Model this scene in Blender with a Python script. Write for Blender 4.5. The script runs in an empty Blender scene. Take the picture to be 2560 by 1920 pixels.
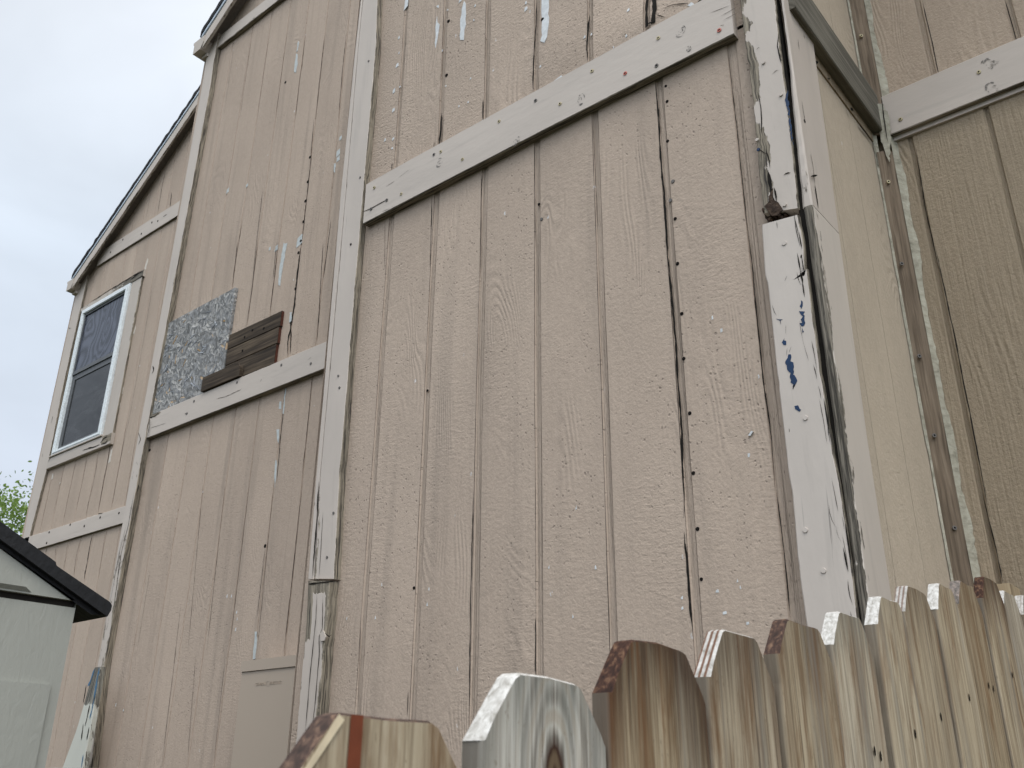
import bpy, bmesh, math, random
from mathutils import Matrix, Vector
random.seed(7)
SC = bpy.context.scene
COL = SC.collection
# ------------------------------------------------------------------ camera
H = 1.75                                    # eye height (m)
F = 2320.25                                 # focal length in pixels of the 2560 px wide picture
M = ((0.771704, 0.635936, 0.007582), (-0.245913, 0.309367, -0.918596), (-0.586514, 0.70702, 0.395125))
cam = bpy.data.cameras.new("camera"); cam_o = bpy.data.objects.new("camera", cam); COL.objects.link(cam_o)
r, d, f = M
cam_o.matrix_world = Matrix(((r[0], -d[0], -f[0], 0), (r[1], -d[1], -f[1], 0), (r[2], -d[2], -f[2], H), (0, 0, 0, 1)))
cam.sensor_width = 36; cam.lens = F / 2560 * 36
cam.clip_start = .02; cam.clip_end = 500
cam.dof.use_dof = True; cam.dof.focus_distance = 2.6; cam.dof.aperture_fstop = 20
SC.camera = cam_o
# ------------------------------------------------------------------ light
SC.view_settings.view_transform = 'Standard'; SC.view_settings.look = 'None'
SC.view_settings.exposure = 0.04; SC.view_settings.gamma = 1
SUN_EL, SUN_AZ = math.radians(60), math.radians(126)      # azimuth measured from +y towards +x
w = bpy.data.worlds.new("World"); SC.world = w; w.use_nodes = True
wt = w.node_tree; wt.nodes.clear(); wl = wt.links.new
def wn(t, **k):
    n = wt.nodes.new(t)
    for a, b in k.items(): setattr(n, a, b)
    return n
sky = wn('ShaderNodeTexSky', sky_type='NISHITA', sun_disc=False, sun_elevation=SUN_EL, sun_rotation=SUN_AZ)
tc = wn('ShaderNodeTexCoord'); sp = wn('ShaderNodeSeparateXYZ'); wl(tc.outputs['Generated'], sp.inputs[0])
mp_ = wn('ShaderNodeMapping'); mp_.inputs['Scale'].default_value = (1.2, 1.2, 3.0); wl(tc.outputs['Generated'], mp_.inputs[0])
cn = wn('ShaderNodeTexNoise'); cn.inputs['Scale'].default_value = 1.6; cn.inputs['Detail'].default_value = 5; cn.inputs['Distortion'].default_value = .4
wl(mp_.outputs[0], cn.inputs['Vector'])
mr = wn('ShaderNodeMapRange'); mr.inputs[1].default_value = -.05; mr.inputs[2].default_value = 1.0; mr.inputs[3].default_value = 0.0; mr.inputs[4].default_value = 1.0
wl(sp.outputs[2], mr.inputs[0])
rp = wn('ShaderNodeValToRGB'); e = rp.color_ramp.elements
e[0].position = 0; e[0].color = (.30, .33, .36, 1); e[1].position = 1; e[1].color = (1.0, 1.0, 1.0, 1)
x = e.new(.22); x.color = (.59, .645, .74, 1); x = e.new(.5); x.color = (.72, .80, .90, 1); x = e.new(.75); x.color = (.86, .90, .96, 1)
wl(mr.outputs[0], rp.inputs[0])
cr = wn('ShaderNodeMapRange'); cr.inputs[1].default_value = .3; cr.inputs[2].default_value = .7; cr.inputs[3].default_value = .85; cr.inputs[4].default_value = 1.12
wl(cn.outputs[0], cr.inputs[0])
vm = wn('ShaderNodeVectorMath', operation='MULTIPLY'); wl(rp.outputs[0], vm.inputs[0]); wl(cr.outputs[0], vm.inputs[1])
# the cloud layer is brightest around the hidden sun, behind and above the viewer
gd = wn('ShaderNodeVectorMath', operation='DOT_PRODUCT'); wl(tc.outputs['Generated'], gd.inputs[0]); gd.inputs[1].default_value = (math.sin(SUN_AZ) * math.cos(SUN_EL), math.cos(SUN_AZ) * math.cos(SUN_EL), math.sin(SUN_EL))
gm = wn('ShaderNodeMapRange', interpolation_type='SMOOTHSTEP'); gm.inputs[1].default_value = .30; gm.inputs[2].default_value = 1.0; gm.inputs[3].default_value = 11.1; gm.inputs[4].default_value = 31.0; wl(gd.outputs['Value'], gm.inputs[0])
vs = wn('ShaderNodeVectorMath', operation='SCALE'); wl(gm.outputs[0], vs.inputs['Scale']); wl(vm.outputs[0], vs.inputs[0])
mx = wn('ShaderNodeMix', data_type='RGBA'); mx.inputs[0].default_value = .92                       # cloud cover over the clear sky
wl(sky.outputs[0], mx.inputs[6]); wl(vs.outputs[0], mx.inputs[7])
bg = wn('ShaderNodeBackground'); bg.inputs['Strength'].default_value = .1; wl(mx.outputs[2], bg.inputs[0])
wo = wn('ShaderNodeOutputWorld'); wl(bg.outputs[0], wo.inputs[0])
sun = bpy.data.lights.new("sun", 'SUN'); sun.energy = 1.6; sun.angle = math.radians(28); sun.color = (1, .96, .9)
sun_o = bpy.data.objects.new("sun", sun); COL.objects.link(sun_o)
sd = Vector((math.sin(SUN_AZ) * math.cos(SUN_EL), math.cos(SUN_AZ) * math.cos(SUN_EL), math.sin(SUN_EL)))
sun_o.rotation_euler = sd.to_track_quat('Z', 'Y').to_euler(); sun_o.location = (6, -6, 12)

# ------------------------------------------------------------------ survey helpers: a pixel of the 2560 px picture to a point of a known wall plane
def ray(px, py):
    c = (px - 1280, py - 960, F)
    return [sum(M[k][i] * c[k] for k in range(3)) for i in range(3)]
def uy(p, Y):
    d = ray(*p); t = Y / d[1]; return (d[0] * t, d[2] * t + H)
def ux(p, X):
    d = ray(*p); t = X / d[0]; return (d[1] * t, d[2] * t + H)
def zoom(ox, oy, k, pts): return [(ox + k * a, oy + k * b) for a, b in pts]
def Z1(*p): return zoom(0, 0, 900 / 2133, p)
def Z2(*p): return zoom(0, 600, 900 / 2133, p)
def Z3(*p): return zoom(0, 1200, 900 / 2074, p)
def Z4(*p): return zoom(850, 0, 900 / 2133, p)
def Z5(*p): return zoom(1660, 0, 900 / 2133, p)
def Z6(*p): return zoom(1660, 600, 900 / 2133, p)
def Z7(*p): return zoom(1660, 1220, 900 / 2133, p)
def Z8(*p): return zoom(760, 1220, 900 / 2133, p)
def ZU(*p): return zoom(900, 0, 1000 / 2212, p)
def ZL(*p): return zoom(60, 1050, 300 / 1244, p)
def ZO(*p): return zoom(360, 680, 480 / 1991, p)
def ZW(*p): return zoom(100, 640, 300 / 922, p)
def ZC(*p): return zoom(450, 80, 450 / 2212, p)
def onY(pts, Y): return [uy(p, Y) for p in pts]
def onX(pts, X): return [ux(p, X) for p in pts]
def facing_front(Y): return lambda u, v, d: (u, Y - d, v)          # wall facing the viewer (-y)
def facing_right(X): return lambda u, v, d: (X + d, u, v)          # wall facing +x
def facing_left(X): return lambda u, v, d: (X - d, u, v)

# ------------------------------------------------------------------ mesh builder
class MB:
    def __init__(s): s.v = []; s.f = []; s.m = []; s.a = []; s.wr = []
    def vert(s, p, suv=(0, 0, 0), wear=0.0):
        s.v.append(tuple(p)); s.a.append(tuple(suv)); s.wr.append(wear); return len(s.v) - 1
    def face(s, idx, m=0): s.f.append(tuple(idx)); s.m.append(m)
    def grid(s, P, A=None, W=None, m=0, flip=False):
        n, k = len(P), len(P[0])
        I = [[s.vert(P[i][j], A[i][j] if A else P[i][j], W[i][j] if W else 0) for j in range(k)] for i in range(n)]
        for i in range(n - 1):
            for j in range(k - 1):
                q = (I[i][j], I[i + 1][j], I[i + 1][j + 1], I[i][j + 1])
                s.face(q[::-1] if flip else q, m)
    def quad(s, a, b, c, e, m=0, wear=0, seed=0):
        L1 = (Vector(b) - Vector(a)).length; L2 = (Vector(e) - Vector(a)).length
        I = [s.vert(p, q, wear) for p, q in zip((a, b, c, e), ((0, 0, seed), (L1, 0, seed), (L1, L2, seed), (0, L2, seed)))]
        s.face(I, m)
    def box(s, x0, x1, y0, y1, z0, z1, m=0, wear=0, seed=0):
        p = lambda i, j, k: ((x0, x1)[i], (y0, y1)[j], (z0, z1)[k])
        s.quad(p(0, 0, 0), p(1, 0, 0), p(1, 0, 1), p(0, 0, 1), m, wear, seed); s.quad(p(1, 1, 0), p(0, 1, 0), p(0, 1, 1), p(1, 1, 1), m, wear, seed)
        s.quad(p(1, 0, 0), p(1, 1, 0), p(1, 1, 1), p(1, 0, 1), m, wear, seed); s.quad(p(0, 1, 0), p(0, 0, 0), p(0, 0, 1), p(0, 1, 1), m, wear, seed)
        s.quad(p(0, 0, 1), p(1, 0, 1), p(1, 1, 1), p(0, 1, 1), m, wear, seed); s.quad(p(0, 1, 0), p(1, 1, 0), p(1, 0, 0), p(0, 0, 0), m, wear, seed)
    def build(s, name, mats, parent=None, loc=(0, 0, 0), smooth=False):
        me = bpy.data.meshes.new(name)
        o3 = Vector(loc)
        if parent is not None: o3 = Vector(parent['base'])
        me.from_pydata([tuple(Vector(p) - o3) for p in s.v], [], s.f)
        if not isinstance(mats, (list, tuple)): mats = [mats]
        for mt in mats: me.materials.append(mt)
        me.polygons.foreach_set('material_index', s.m)
        if smooth: me.polygons.foreach_set('use_smooth', [True] * len(s.f))
        at = me.attributes.new('suv', 'FLOAT_VECTOR', 'POINT'); at.data.foreach_set('vector', [c for q in s.a for c in q])
        aw = me.attributes.new('wear', 'FLOAT', 'POINT'); aw.data.foreach_set('value', s.wr)
        me.update()
        o = bpy.data.objects.new(name, me); COL.objects.link(o)
        if parent is not None:
            o.parent = parent; o['base'] = list(o3)
        else:
            o.location = o3; o['base'] = list(o3)
        return o
def tag(o, label, cat, group=None, kind=None):
    if label: o['label'] = label
    if cat: o['category'] = cat
    if group: o['group'] = group
    if kind: o['kind'] = kind
    return o
def thing(name, loc, label, cat, group=None):
    o = bpy.data.objects.new(name, None); COL.objects.link(o); o.location = loc; o['base'] = list(loc); o.empty_display_size = .2
    return tag(o, label, cat, group)

def resample(P, n):
    L = [0]
    for a, b in zip(P, P[1:]): L.append(L[-1] + math.dist(a, b))
    out = []
    for i in range(n):
        t = L[-1] * i / (n - 1); k = 0
        while k < len(L) - 2 and L[k + 1] < t: k += 1
        q = (t - L[k]) / max(1e-9, L[k + 1] - L[k])
        out.append((P[k][0] + (P[k + 1][0] - P[k][0]) * q, P[k][1] + (P[k + 1][1] - P[k][1]) * q))
    return out
def smooth_noise(seed):
    rr = random.Random(seed); T = [rr.uniform(-1, 1) for _ in range(512)]
    def f(x):
        i = math.floor(x); q = x - i; q = q * q * (3 - 2 * q); return T[i % 512] * (1 - q) + T[(i + 1) % 512] * q
    return f
def board(mb, mp, A, B, thick, seed=0, wear=None, rag=(0, 0), n=None, ns=7, back=0.0, m=0, side_wear=(0, 0), bev=.003, warp=0, ends=(0, 0)):
    """a plank between the two edge lines A and B (plane coordinates), with eased edges, uneven where 'rag' says so"""
    ln = sum(math.dist(a, b) for a, b in zip(A, A[1:]))
    n = n or max(3, min(160, int(ln / .03)))
    A = resample(A, n); B = resample(B, n)
    na, nb, nw = smooth_noise(seed * 3 + 1), smooth_noise(seed * 3 + 2), smooth_noise(seed * 3 + 3)
    P, S, W = [], [], []
    for i in range(n):
        t = i / (n - 1); l = t * ln
        a, b = Vector(A[i]), Vector(B[i]); wd = (b - a).length; dr = (b - a) / max(wd, 1e-6)
        a = a + dr * rag[0] * (.25 * na(l * 9) + 1.8 * max(0, na(l * 85 + 9) - .35)); b = b - dr * rag[1] * (.25 * nb(l * 9) + 1.8 * max(0, nb(l * 85 + 9) - .35)); wd = (b - a).length
        row, sr, wr = [], [], []
        dd = thick + back + warp * nw(l * 4)
        prof = [(0, back, side_wear[0]), (0, dd - bev, None)] + [(bev + (wd - 2 * bev) * j / (ns - 1), dd, None) for j in range(ns)] + [(wd, dd - bev, None), (wd, back, side_wear[1])]
        for c, dz, wv in prof:
            q = a + dr * c
            row.append(mp(q.x, q.y, dz)); sr.append((c + (dz - dd), l, seed * 3.71))
            base = wear(c / wd, t) if wear else 0
            wr.append(base if wv is None else max(base, wv))
        # give the returning edges the side's own wear
        wr[1] = max(wr[1], side_wear[0]); wr[-2] = max(wr[-2], side_wear[1])
        P.append(row); S.append(sr); W.append(wr)
    mb.grid(P, S, W, m)
    for i, ew in ((0, ends[0]), (-1, ends[1])):
        I = [mb.vert(p, q, ew) for p, q in zip(P[i], S[i])]
        mb.face(I if i else I[::-1], m)
    return mb
def crack(mb, mp, pts, wd, m=1, lift=.0015, seed=0, jit=.45, taper=True, step=.012):
    """a split in the wood: an irregular dark sliver along a line"""
    ln = sum(math.dist(a, b) for a, b in zip(pts, pts[1:])); n = max(4, min(200, int(ln / step)))
    R = resample(pts, n); rr = random.Random(seed); f = smooth_noise(seed + 50); L = []; 
    for i, (u, v) in enumerate(R):
        t = i / (n - 1); k = .62 * wd * (1 + jit * f(i * .6)) * (min(1, 6 * t, 6 * (1 - t)) if taper else 1) * .5
        a = R[max(0, i - 1)]; b = R[min(n - 1, i + 1)]; dx, dy = b[0] - a[0], b[1] - a[1]; q = math.hypot(dx, dy) or 1
        nx, ny = -dy / q, dx / q; o = f(i * .17 + 70) * wd * .18 + rr.uniform(-1, 1) * wd * .08
        L.append((mb.vert(mp(u + nx * (k + o), v + ny * (k + o), lift), (u, v, seed)), mb.vert(mp(u - nx * (k - o), v - ny * (k - o), lift), (u, v, seed))))
    for (a, b), (c, e_) in zip(L, L[1:]): mb.face((a, b, e_, c), m)
def blob(mb, mp, pts, m, lift=.0012, seed=0, jag=.004, step=.012, d0=0.0):
    """a patch with a ragged outline, a real skin 'lift' thick"""
    rr = random.Random(seed); out = []
    for a, b in zip(pts, pts[1:] + pts[:1]):
        k = max(1, int(math.dist(a, b) / step))
        for i in range(k):
            t = i / k; out.append((a[0] + (b[0] - a[0]) * t + rr.uniform(-jag, jag), a[1] + (b[1] - a[1]) * t + rr.uniform(-jag, jag)))
    I = [mb.vert(mp(u, v, d0 + lift), (u, v, seed)) for u, v in out]; J = [mb.vert(mp(u, v, d0), (u, v, seed)) for u, v in out]
    mb.face(I, m); n = len(I)
    for i in range(n): mb.face((I[i], J[i], J[(i + 1) % n], I[(i + 1) % n]), m)
def disc(mb, mp, c, r, m, lift=.002, n=9, d0=0.0, sq=1.0):
    I = [mb.vert(mp(c[0] + r * math.cos(6.2832 * i / n), c[1] + r * sq * math.sin(6.2832 * i / n), d0 + lift), (0, 0, 0)) for i in range(n)]
    J = [mb.vert(mp(c[0] + 1.15 * r * math.cos(6.2832 * i / n), c[1] + 1.15 * r * sq * math.sin(6.2832 * i / n), d0), (0, 0, 0)) for i in range(n)]
    mb.face(I, m)
    for i in range(n): mb.face((I[i], J[i], J[(i + 1) % n], I[(i + 1) % n]), m)

# ------------------------------------------------------------------ materials
class NT:
    def __init__(s, name, rough=.75, spec=.3):
        s.mat = bpy.data.materials.new(name); s.mat.use_nodes = True; s.t = s.mat.node_tree; s.t.nodes.clear(); s.l = s.t.links.new
        s.out = s.t.nodes.new('ShaderNodeOutputMaterial'); s.b = s.t.nodes.new('ShaderNodeBsdfPrincipled'); s.l(s.b.outputs[0], s.out.inputs[0])
        s.b.inputs['Roughness'].default_value = rough; s.b.inputs['Specular IOR Level'].default_value = spec
        s._h = []
    def setin(s, sock, v):
        if isinstance(v, bpy.types.NodeSocket): s.l(v, sock)
        elif isinstance(v, (tuple, list)) and sock.type == 'RGBA' and len(v) == 3: sock.default_value = (*v, 1)
        else: sock.default_value = v
    def n(s, t, **k):
        q = s.t.nodes.new(t)
        for a, b in k.items(): setattr(q, a, b)
        return q
    def attr(s, name, out='Vector', kind='GEOMETRY'):
        q = s.n('ShaderNodeAttribute', attribute_type=kind, attribute_name=name); return q.outputs[out]
    def obj(s, name): return s.attr(name, 'Fac', 'OBJECT')
    def math(s, op, a, b=0.0, c=None, clamp=False):
        q = s.n('ShaderNodeMath', operation=op, use_clamp=clamp); s.setin(q.inputs[0], a); s.setin(q.inputs[1], b)
        if c is not None: s.setin(q.inputs[2], c)
        return q.outputs[0]
    def vmul(s, v, k):
        q = s.n('ShaderNodeVectorMath', operation='MULTIPLY'); s.setin(q.inputs[0], v); s.setin(q.inputs[1], k); return q.outputs[0]
    def vadd(s, v, k):
        q = s.n('ShaderNodeVectorMath', operation='ADD'); s.setin(q.inputs[0], v); s.setin(q.inputs[1], k); return q.outputs[0]
    def rot(s, v, a):
        q = s.n('ShaderNodeVectorRotate', rotation_type='Z_AXIS'); s.setin(q.inputs['Vector'], v); s.setin(q.inputs['Angle'], a); return q.outputs[0]
    def sep(s, v):
        q = s.n('ShaderNodeSeparateXYZ'); s.setin(q.inputs[0], v); return q.outputs
    def noise(s, v, sc=(1, 1, 1), detail=3, rough=.55, dist=0.0):
        q = s.n('ShaderNodeTexNoise'); s.l(s.vmul(v, sc), q.inputs['Vector']); q.inputs['Scale'].default_value = 1
        q.inputs['Detail'].default_value = detail; q.inputs['Roughness'].default_value = rough; q.inputs['Distortion'].default_value = dist
        return q.outputs[0]
    def voro(s, v, sc=(1, 1, 1), feature='F1', out='Distance', rnd=1.0):
        q = s.n('ShaderNodeTexVoronoi', feature=feature); s.l(s.vmul(v, sc), q.inputs['Vector']); q.inputs['Scale'].default_value = 1
        q.inputs['Randomness'].default_value = rnd; return q.outputs[out]
    def rng(s, v, a, b, c=0.0, e=1.0):
        q = s.n('ShaderNodeMapRange'); s.setin(q.inputs[0], v)
        for i, k in enumerate((a, b, c, e)): s.setin(q.inputs[i + 1], k)
        return q.outputs[0]
    def mix(s, f, a, b, mode='MIX'):
        q = s.n('ShaderNodeMix', data_type='RGBA', blend_type=mode); s.setin(q.inputs[0], f); s.setin(q.inputs[6], a); s.setin(q.inputs[7], b); return q.outputs[2]
    def ramp(s, f, stops):
        q = s.n('ShaderNodeValToRGB'); el = q.color_ramp.elements
        while len(el) < len(stops): el.new(.5)
        for k, (p, c) in zip(el, stops): k.position = p; k.color = (*c, 1)
        s.setin(q.inputs[0], f); return q.outputs[0]
    def val(s, c, f):       # colour times scalar
        q = s.n('ShaderNodeVectorMath', operation='SCALE'); s.setin(q.inputs[0], c); s.setin(q.inputs['Scale'], f); return q.outputs[0]
    def bump(s, h, strength=1.0, dist=.002, prev=None):
        q = s.n('ShaderNodeBump'); q.inputs['Strength'].default_value = strength; q.inputs['Distance'].default_value = dist; s.l(h, q.inputs['Height'])
        if prev is not None: s.l(prev, q.inputs['Normal'])
        return q.outputs[0]
    def done(s, color, normal=None, rough=None):
        s.setin(s.b.inputs['Base Color'], color)
        if normal is not None: s.l(normal, s.b.inputs['Normal'])
        if rough is not None: s.setin(s.b.inputs['Roughness'], rough)
        return s.mat

def noise_col(s, v, sc):
    q = s.n('ShaderNodeTexNoise'); s.l(v, q.inputs['Vector']); q.inputs['Scale'].default_value = sc; q.inputs['Detail'].default_value = 2
    return s.vadd(q.outputs[1], (-.5, -.5, -.5))
NT.noise_col = noise_col
def m_plain(name, c, rough=.8, spec=.3, metal=0):
    q = NT(name, rough, spec); q.b.inputs['Metallic'].default_value = metal
    v = q.n('ShaderNodeTexCoord').outputs['Object']; k = q.rng(q.noise(v, (60, 60, 60), 4), .3, .7, .85, 1.15)
    return q.done(q.val(c, k))

def m_siding(name, base, bump_k=1.0, saw=1.0, vert=.5, flecks=.35, dirt=.5, pit=1.0):
    """painted, rough-sawn, wood-embossed panel siding; suv = across (m), up (m), plank"""
    q = NT(name, .82, .22); p = q.attr('suv'); u, v, pl = q.sep(p)
    cb = q.n('ShaderNodeCombineXYZ'); q.l(u, cb.inputs[0]); q.l(v, cb.inputs[1]); q.l(q.math('MULTIPLY', pl, 5.37), cb.inputs[2]); p = cb.outputs[0]
    # cathedral grain and knots: level lines of a field stretched along the plank
    fld = q.noise(p, (5.5, 1.25, 1), 1.5, .45, .25)
    ring = q.math('SINE', q.math('MULTIPLY', fld, 190))
    rmask = q.rng(q.noise(q.vadd(p, (3, 8, 0)), (4, 2.2, 1), 2), .5, .62)
    sawn = q.noise(q.rot(p, .10), (42, 120, 1), 3, .55, .5)
    smask = q.rng(q.noise(q.vadd(p, (9, 2, 4)), (5, 2.5, 1), 2), .42, .6)
    streak = q.noise(p, (130, 5, 1), 3, .6)
    rough_ = q.noise(p, (150, 110, 1), 4, .62)
    pv = q.vadd(p, q.vmul(q.noise_col(p, 60), (.012, .012, 0))); pcell = q.sep(q.voro(pv, (105, 78, 1), 'F1', 'Color'))[0]
    pits = q.math('MULTIPLY', q.rng(q.voro(pv, (105, 78, 1)), .30, .16), q.rng(pcell, .62, .70))
    pitmask = q.rng(q.noise(q.vadd(p, (1, 5, 2)), (4, 3, 1), 2), .40, .62); pits = q.math('MULTIPLY', pits, q.math('MULTIPLY', pitmask, pit))
    h = q.math('MULTIPLY', q.math('MULTIPLY', ring, rmask), .30)
    h = q.math('MULTIPLY_ADD', q.math('MULTIPLY', sawn, smask), 1.15 * saw, h)
    h = q.math('MULTIPLY_ADD', streak, vert, h)
    h = q.math('MULTIPLY_ADD', rough_, 1.1, h)
    h = q.math('MULTIPLY_ADD', pits, -1.0, h)
    nrm = q.bump(h, .85, .0036 * bump_k)
    tone = q.rng(q.noise(p, (2.2, .8, 1), 3), .3, .7, .90, 1.08)
    tone2 = q.rng(q.noise(p, (70, 40, 1), 3), .3, .7, .955, 1.045)
    col = q.val(base, q.math('MULTIPLY', tone, tone2))
    plt = q.n('ShaderNodeTexWhiteNoise', noise_dimensions='1D'); q.l(pl, plt.inputs[1])
    col = q.val(col, q.rng(plt.outputs[0], 0, 1, .955, 1.03))
    # weathering: rain streaks running down, sparse dirt in the pits, chips down to an older white coat
    st = q.rng(q.noise(q.vadd(p, (7, 7, 7)), (14, .55, 1), 3, .6), .52, .78)
    col = q.mix(q.math('MULTIPLY', st, .30 * dirt), col, (.17, .145, .12))
    col = q.mix(q.math('MULTIPLY', pits, .42), col, (.12, .10, .085))
    ch = q.math('MULTIPLY', q.rng(q.voro(p, (16, 9, 1)), .075, .05), q.rng(q.noise(p, (3, 2, 3), 2), .58 - .1 * flecks, .66 - .1 * flecks))
    ch = q.math('MULTIPLY', ch, q.rng(q.noise(p, (160, 90, 1), 2), .47, .53))
    col = q.mix(ch, col, (.62, .62, .62))
    return q.done(col, nrm)

def m_paint(name, paint, under=(.22, .19, .145), dark=(.035, .03, .027), wear_k=1.0, rough=.55, mott=1.0):
    """trim board: thick old paint that flakes off where the attribute 'wear' is high, showing grey split wood"""
    q = NT(name, rough, .35); p = q.attr('suv'); wear = q.attr('wear', 'Fac')
    st = q.rng(q.noise(p, (240, 8, 1), 5, .66, .3), .36, .64, .30, .70); st2 = q.noise(q.vadd(p, (4, 1, 0)), (70, 2.6, 1), 3, .6, .3)
    mk = q.math('ADD', q.math('MULTIPLY', q.noise(p, (34, 7, 1), 5, .62, .3), .75), q.math('MULTIPLY', q.noise(p, (120, 45, 1), 3, .6), .25))
    thr = q.rng(wear, 0, 1, .20, .80)
    mask = q.math('MULTIPLY_ADD', q.math('SUBTRACT', thr, mk), 28.0 * wear_k, .5, clamp=True)     # 1 = bare wood
    wood = q.ramp(q.math('MULTIPLY_ADD', st2, .32, q.math('MULTIPLY', st, .68)), [(.34, dark), (.44, tuple(.45 * k for k in under)), (.52, under), (.66, tuple(1.5 * k for k in under))])
    pc = q.val(paint, q.rng(q.noise(p, (9, 3, 1), 4), .3, .7, 1 - .05 * mott, 1 + .05 * mott))
    pc = q.mix(q.math('MULTIPLY', q.rng(q.noise(q.vadd(p, (2, 2, 5)), (22, 1.6, 1), 4, .65), .58, .8), .28), pc, (.20, .185, .165))
    # fine checks through the paint, along the grain
    ck = q.math('MULTIPLY', q.rng(q.noise(q.vadd(p, (0, 0, 9)), (170, 3.5, 1), 2, .5), .70, .76), q.rng(q.noise(q.vadd(p, (5, 0, 3)), (12, 2, 1), 2), .56, .66))
    pc = q.mix(q.math('MULTIPLY', ck, .55), pc, (.10, .09, .08))
    col = q.mix(mask, pc, wood)
    h = q.math('ADD', q.math('MULTIPLY', q.math('SUBTRACT', 1.0, mask), 1.0), q.math('MULTIPLY', q.math('MULTIPLY', st, mask), 1.2))
    h = q.math('MULTIPLY_ADD', q.noise(p, (55, 22, 1), 3), .35, h)
    return q.done(col, q.bump(h, .8, .0022), q.rng(mask, 0, 1, rough, .9))

def m_wood(name, lo, mid, hi, sc=(60, 3, 1), bump_k=1.0, rough=.85, mott=.2):
    q = NT(name, rough, .2); p = q.attr('suv')
    a = q.noise(p, sc, 5, .62, .4); b = q.noise(q.vadd(p, (3, 3, 3)), (sc[0] * .25, sc[1] * .7, 1), 3, .6, .6); c = q.noise(p, (sc[0] * 3, sc[1] * 3, 1), 2)
    f = q.math('ADD', q.math('MULTIPLY', a, .55), q.math('ADD', q.math('MULTIPLY', b, .3), q.math('MULTIPLY', c, .15)))
    col = q.ramp(f, [(.33, lo), (.5, mid), (.66, hi)])
    col = q.val(col, q.rng(q.noise(p, (6, 4, 1), 3), .3, .7, 1 - mott, 1 + mott))
    return q.done(col, q.bump(f, .8, .004 * bump_k))

SIDING = (.407, .327, .261)
MS_near = m_siding("painted siding near", SIDING, .52, .85, .4, .35, 1.1)
MS_near_up = m_siding("painted siding near upper", SIDING, .80, 1.0, .4, .8, .8)
MS_mid = m_siding("painted siding middle", (.402, .322, .257), .55, .6, .5, .5, 1.5)
MS_left = m_siding("painted siding far", (.405, .326, .261), .5, .6, .5, .5, .6)
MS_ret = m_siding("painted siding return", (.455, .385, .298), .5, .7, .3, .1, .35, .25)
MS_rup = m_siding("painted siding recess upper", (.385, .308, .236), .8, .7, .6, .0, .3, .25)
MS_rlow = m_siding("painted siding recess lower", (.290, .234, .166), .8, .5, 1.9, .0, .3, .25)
TRIM = (.465, .410, .358)
MT = m_paint("trim paint", TRIM)
MT_low = m_paint("trim paint fresh", (.49, .438, .388))
MT_cas = m_paint("casing paint", (.435, .385, .335))
M_crack = m_plain("dark split", (.018, .016, .014), .95, .05)
M_hole = m_plain("nail hole", (.014, .012, .011), .95, .05)
M_white = m_plain("bare white patch", (.56, .58, .585), .7)
M_pale = m_plain("pale blue grey primer", (.44, .47, .465), .7)
M_blue = m_plain("old blue paint", (.008, .030, .080), .6)
M_grey = m_wood("weathered grey wood", (.035, .032, .028), (.16, .15, .13), (.33, .32, .29), (110, 4, 1), 1.2)
M_greyb = m_wood("weathered board", (.055, .05, .04), (.125, .115, .092), (.215, .20, .165), (95, 2.5, 1), .9)
M_rot = m_wood("rotten wood", (.012, .008, .006), (.05, .032, .022), (.13, .09, .06), (70, 60, 1), 3)
M_batten = m_wood("bare brown batten", (.06, .045, .031), (.16, .122, .087), (.27, .215, .158), (125, 3.5, 1), 1.4)
M_caulk = m_wood("pale caulk", (.20, .185, .14), (.36, .34, .27), (.46, .44, .36), (40, 40, 1), 1.6, .8)
M_knot = m_wood("knot showing through paint", (.11, .10, .09), (.20, .185, .168), (.31, .285, .26), (200, 200, 1), .6)
M_screw = m_plain("brass screw", (.36, .31, .19), .45, .5, .4)
M_screw_red = m_plain("red screw", (.42, .12, .09), .5)
M_screw_dk = m_plain("dull nail head", (.12, .11, .10), .6)
M_tan = m_wood("bare tan sheathing", (.16, .12, .08), (.27, .215, .15), (.34, .28, .20), (30, 4, 1), .5)
M_shingle = m_wood("black shingle", (.006, .006, .007), (.014, .014, .016), (.03, .03, .033), (90, 90, 1), 1.5)
M_drip = m_plain("drip edge metal", (.46, .53, .60), .4, .5)
M_vinyl = m_plain("white vinyl", (.66, .70, .71), .35, .45)
M_plank = m_wood("dark stained plank", (.014, .011, .009), (.054, .040, .028), (.132, .100, .068), (60, 2.2, 1), 1.3)
M_redend = m_plain("red brown cut end", (.075, .024, .014), .7)
M_box = NT("utility box paint", .55, .3).done((.385, .318, .252)); M_soffit = m_plain("dark soffit paint", (.16, .14, .12), .8)  # soffit: an even tone darker than the trim

def m_glass(name, a, b, moire):
    q = NT(name, .12, .22); c = q.n('ShaderNodeTexCoord').outputs['Object']
    k = q.noise(c, (2.2, 1, 1.3), 2, .5, .6)
    if moire:
        wv = q.math('SINE', q.math('MULTIPLY', k, 95)); k = q.math('MULTIPLY_ADD', wv, .24, .5)
    else: k = q.noise(c, (3, 1, 9), 5, .7, .8)
    col = q.mix(q.rng(k, .25, .75), a, b)  # moire and tree reflections are painted into the pane's base colour
    return q.done(col, None, .22 if moire else .16)
M_glass_u = m_glass("screened glass", (.026, .030, .043), (.082, .091, .122), True)
M_glass_l = m_glass("dark glass", (.006, .0065, .0075), (.055, .057, .060), False)

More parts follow.
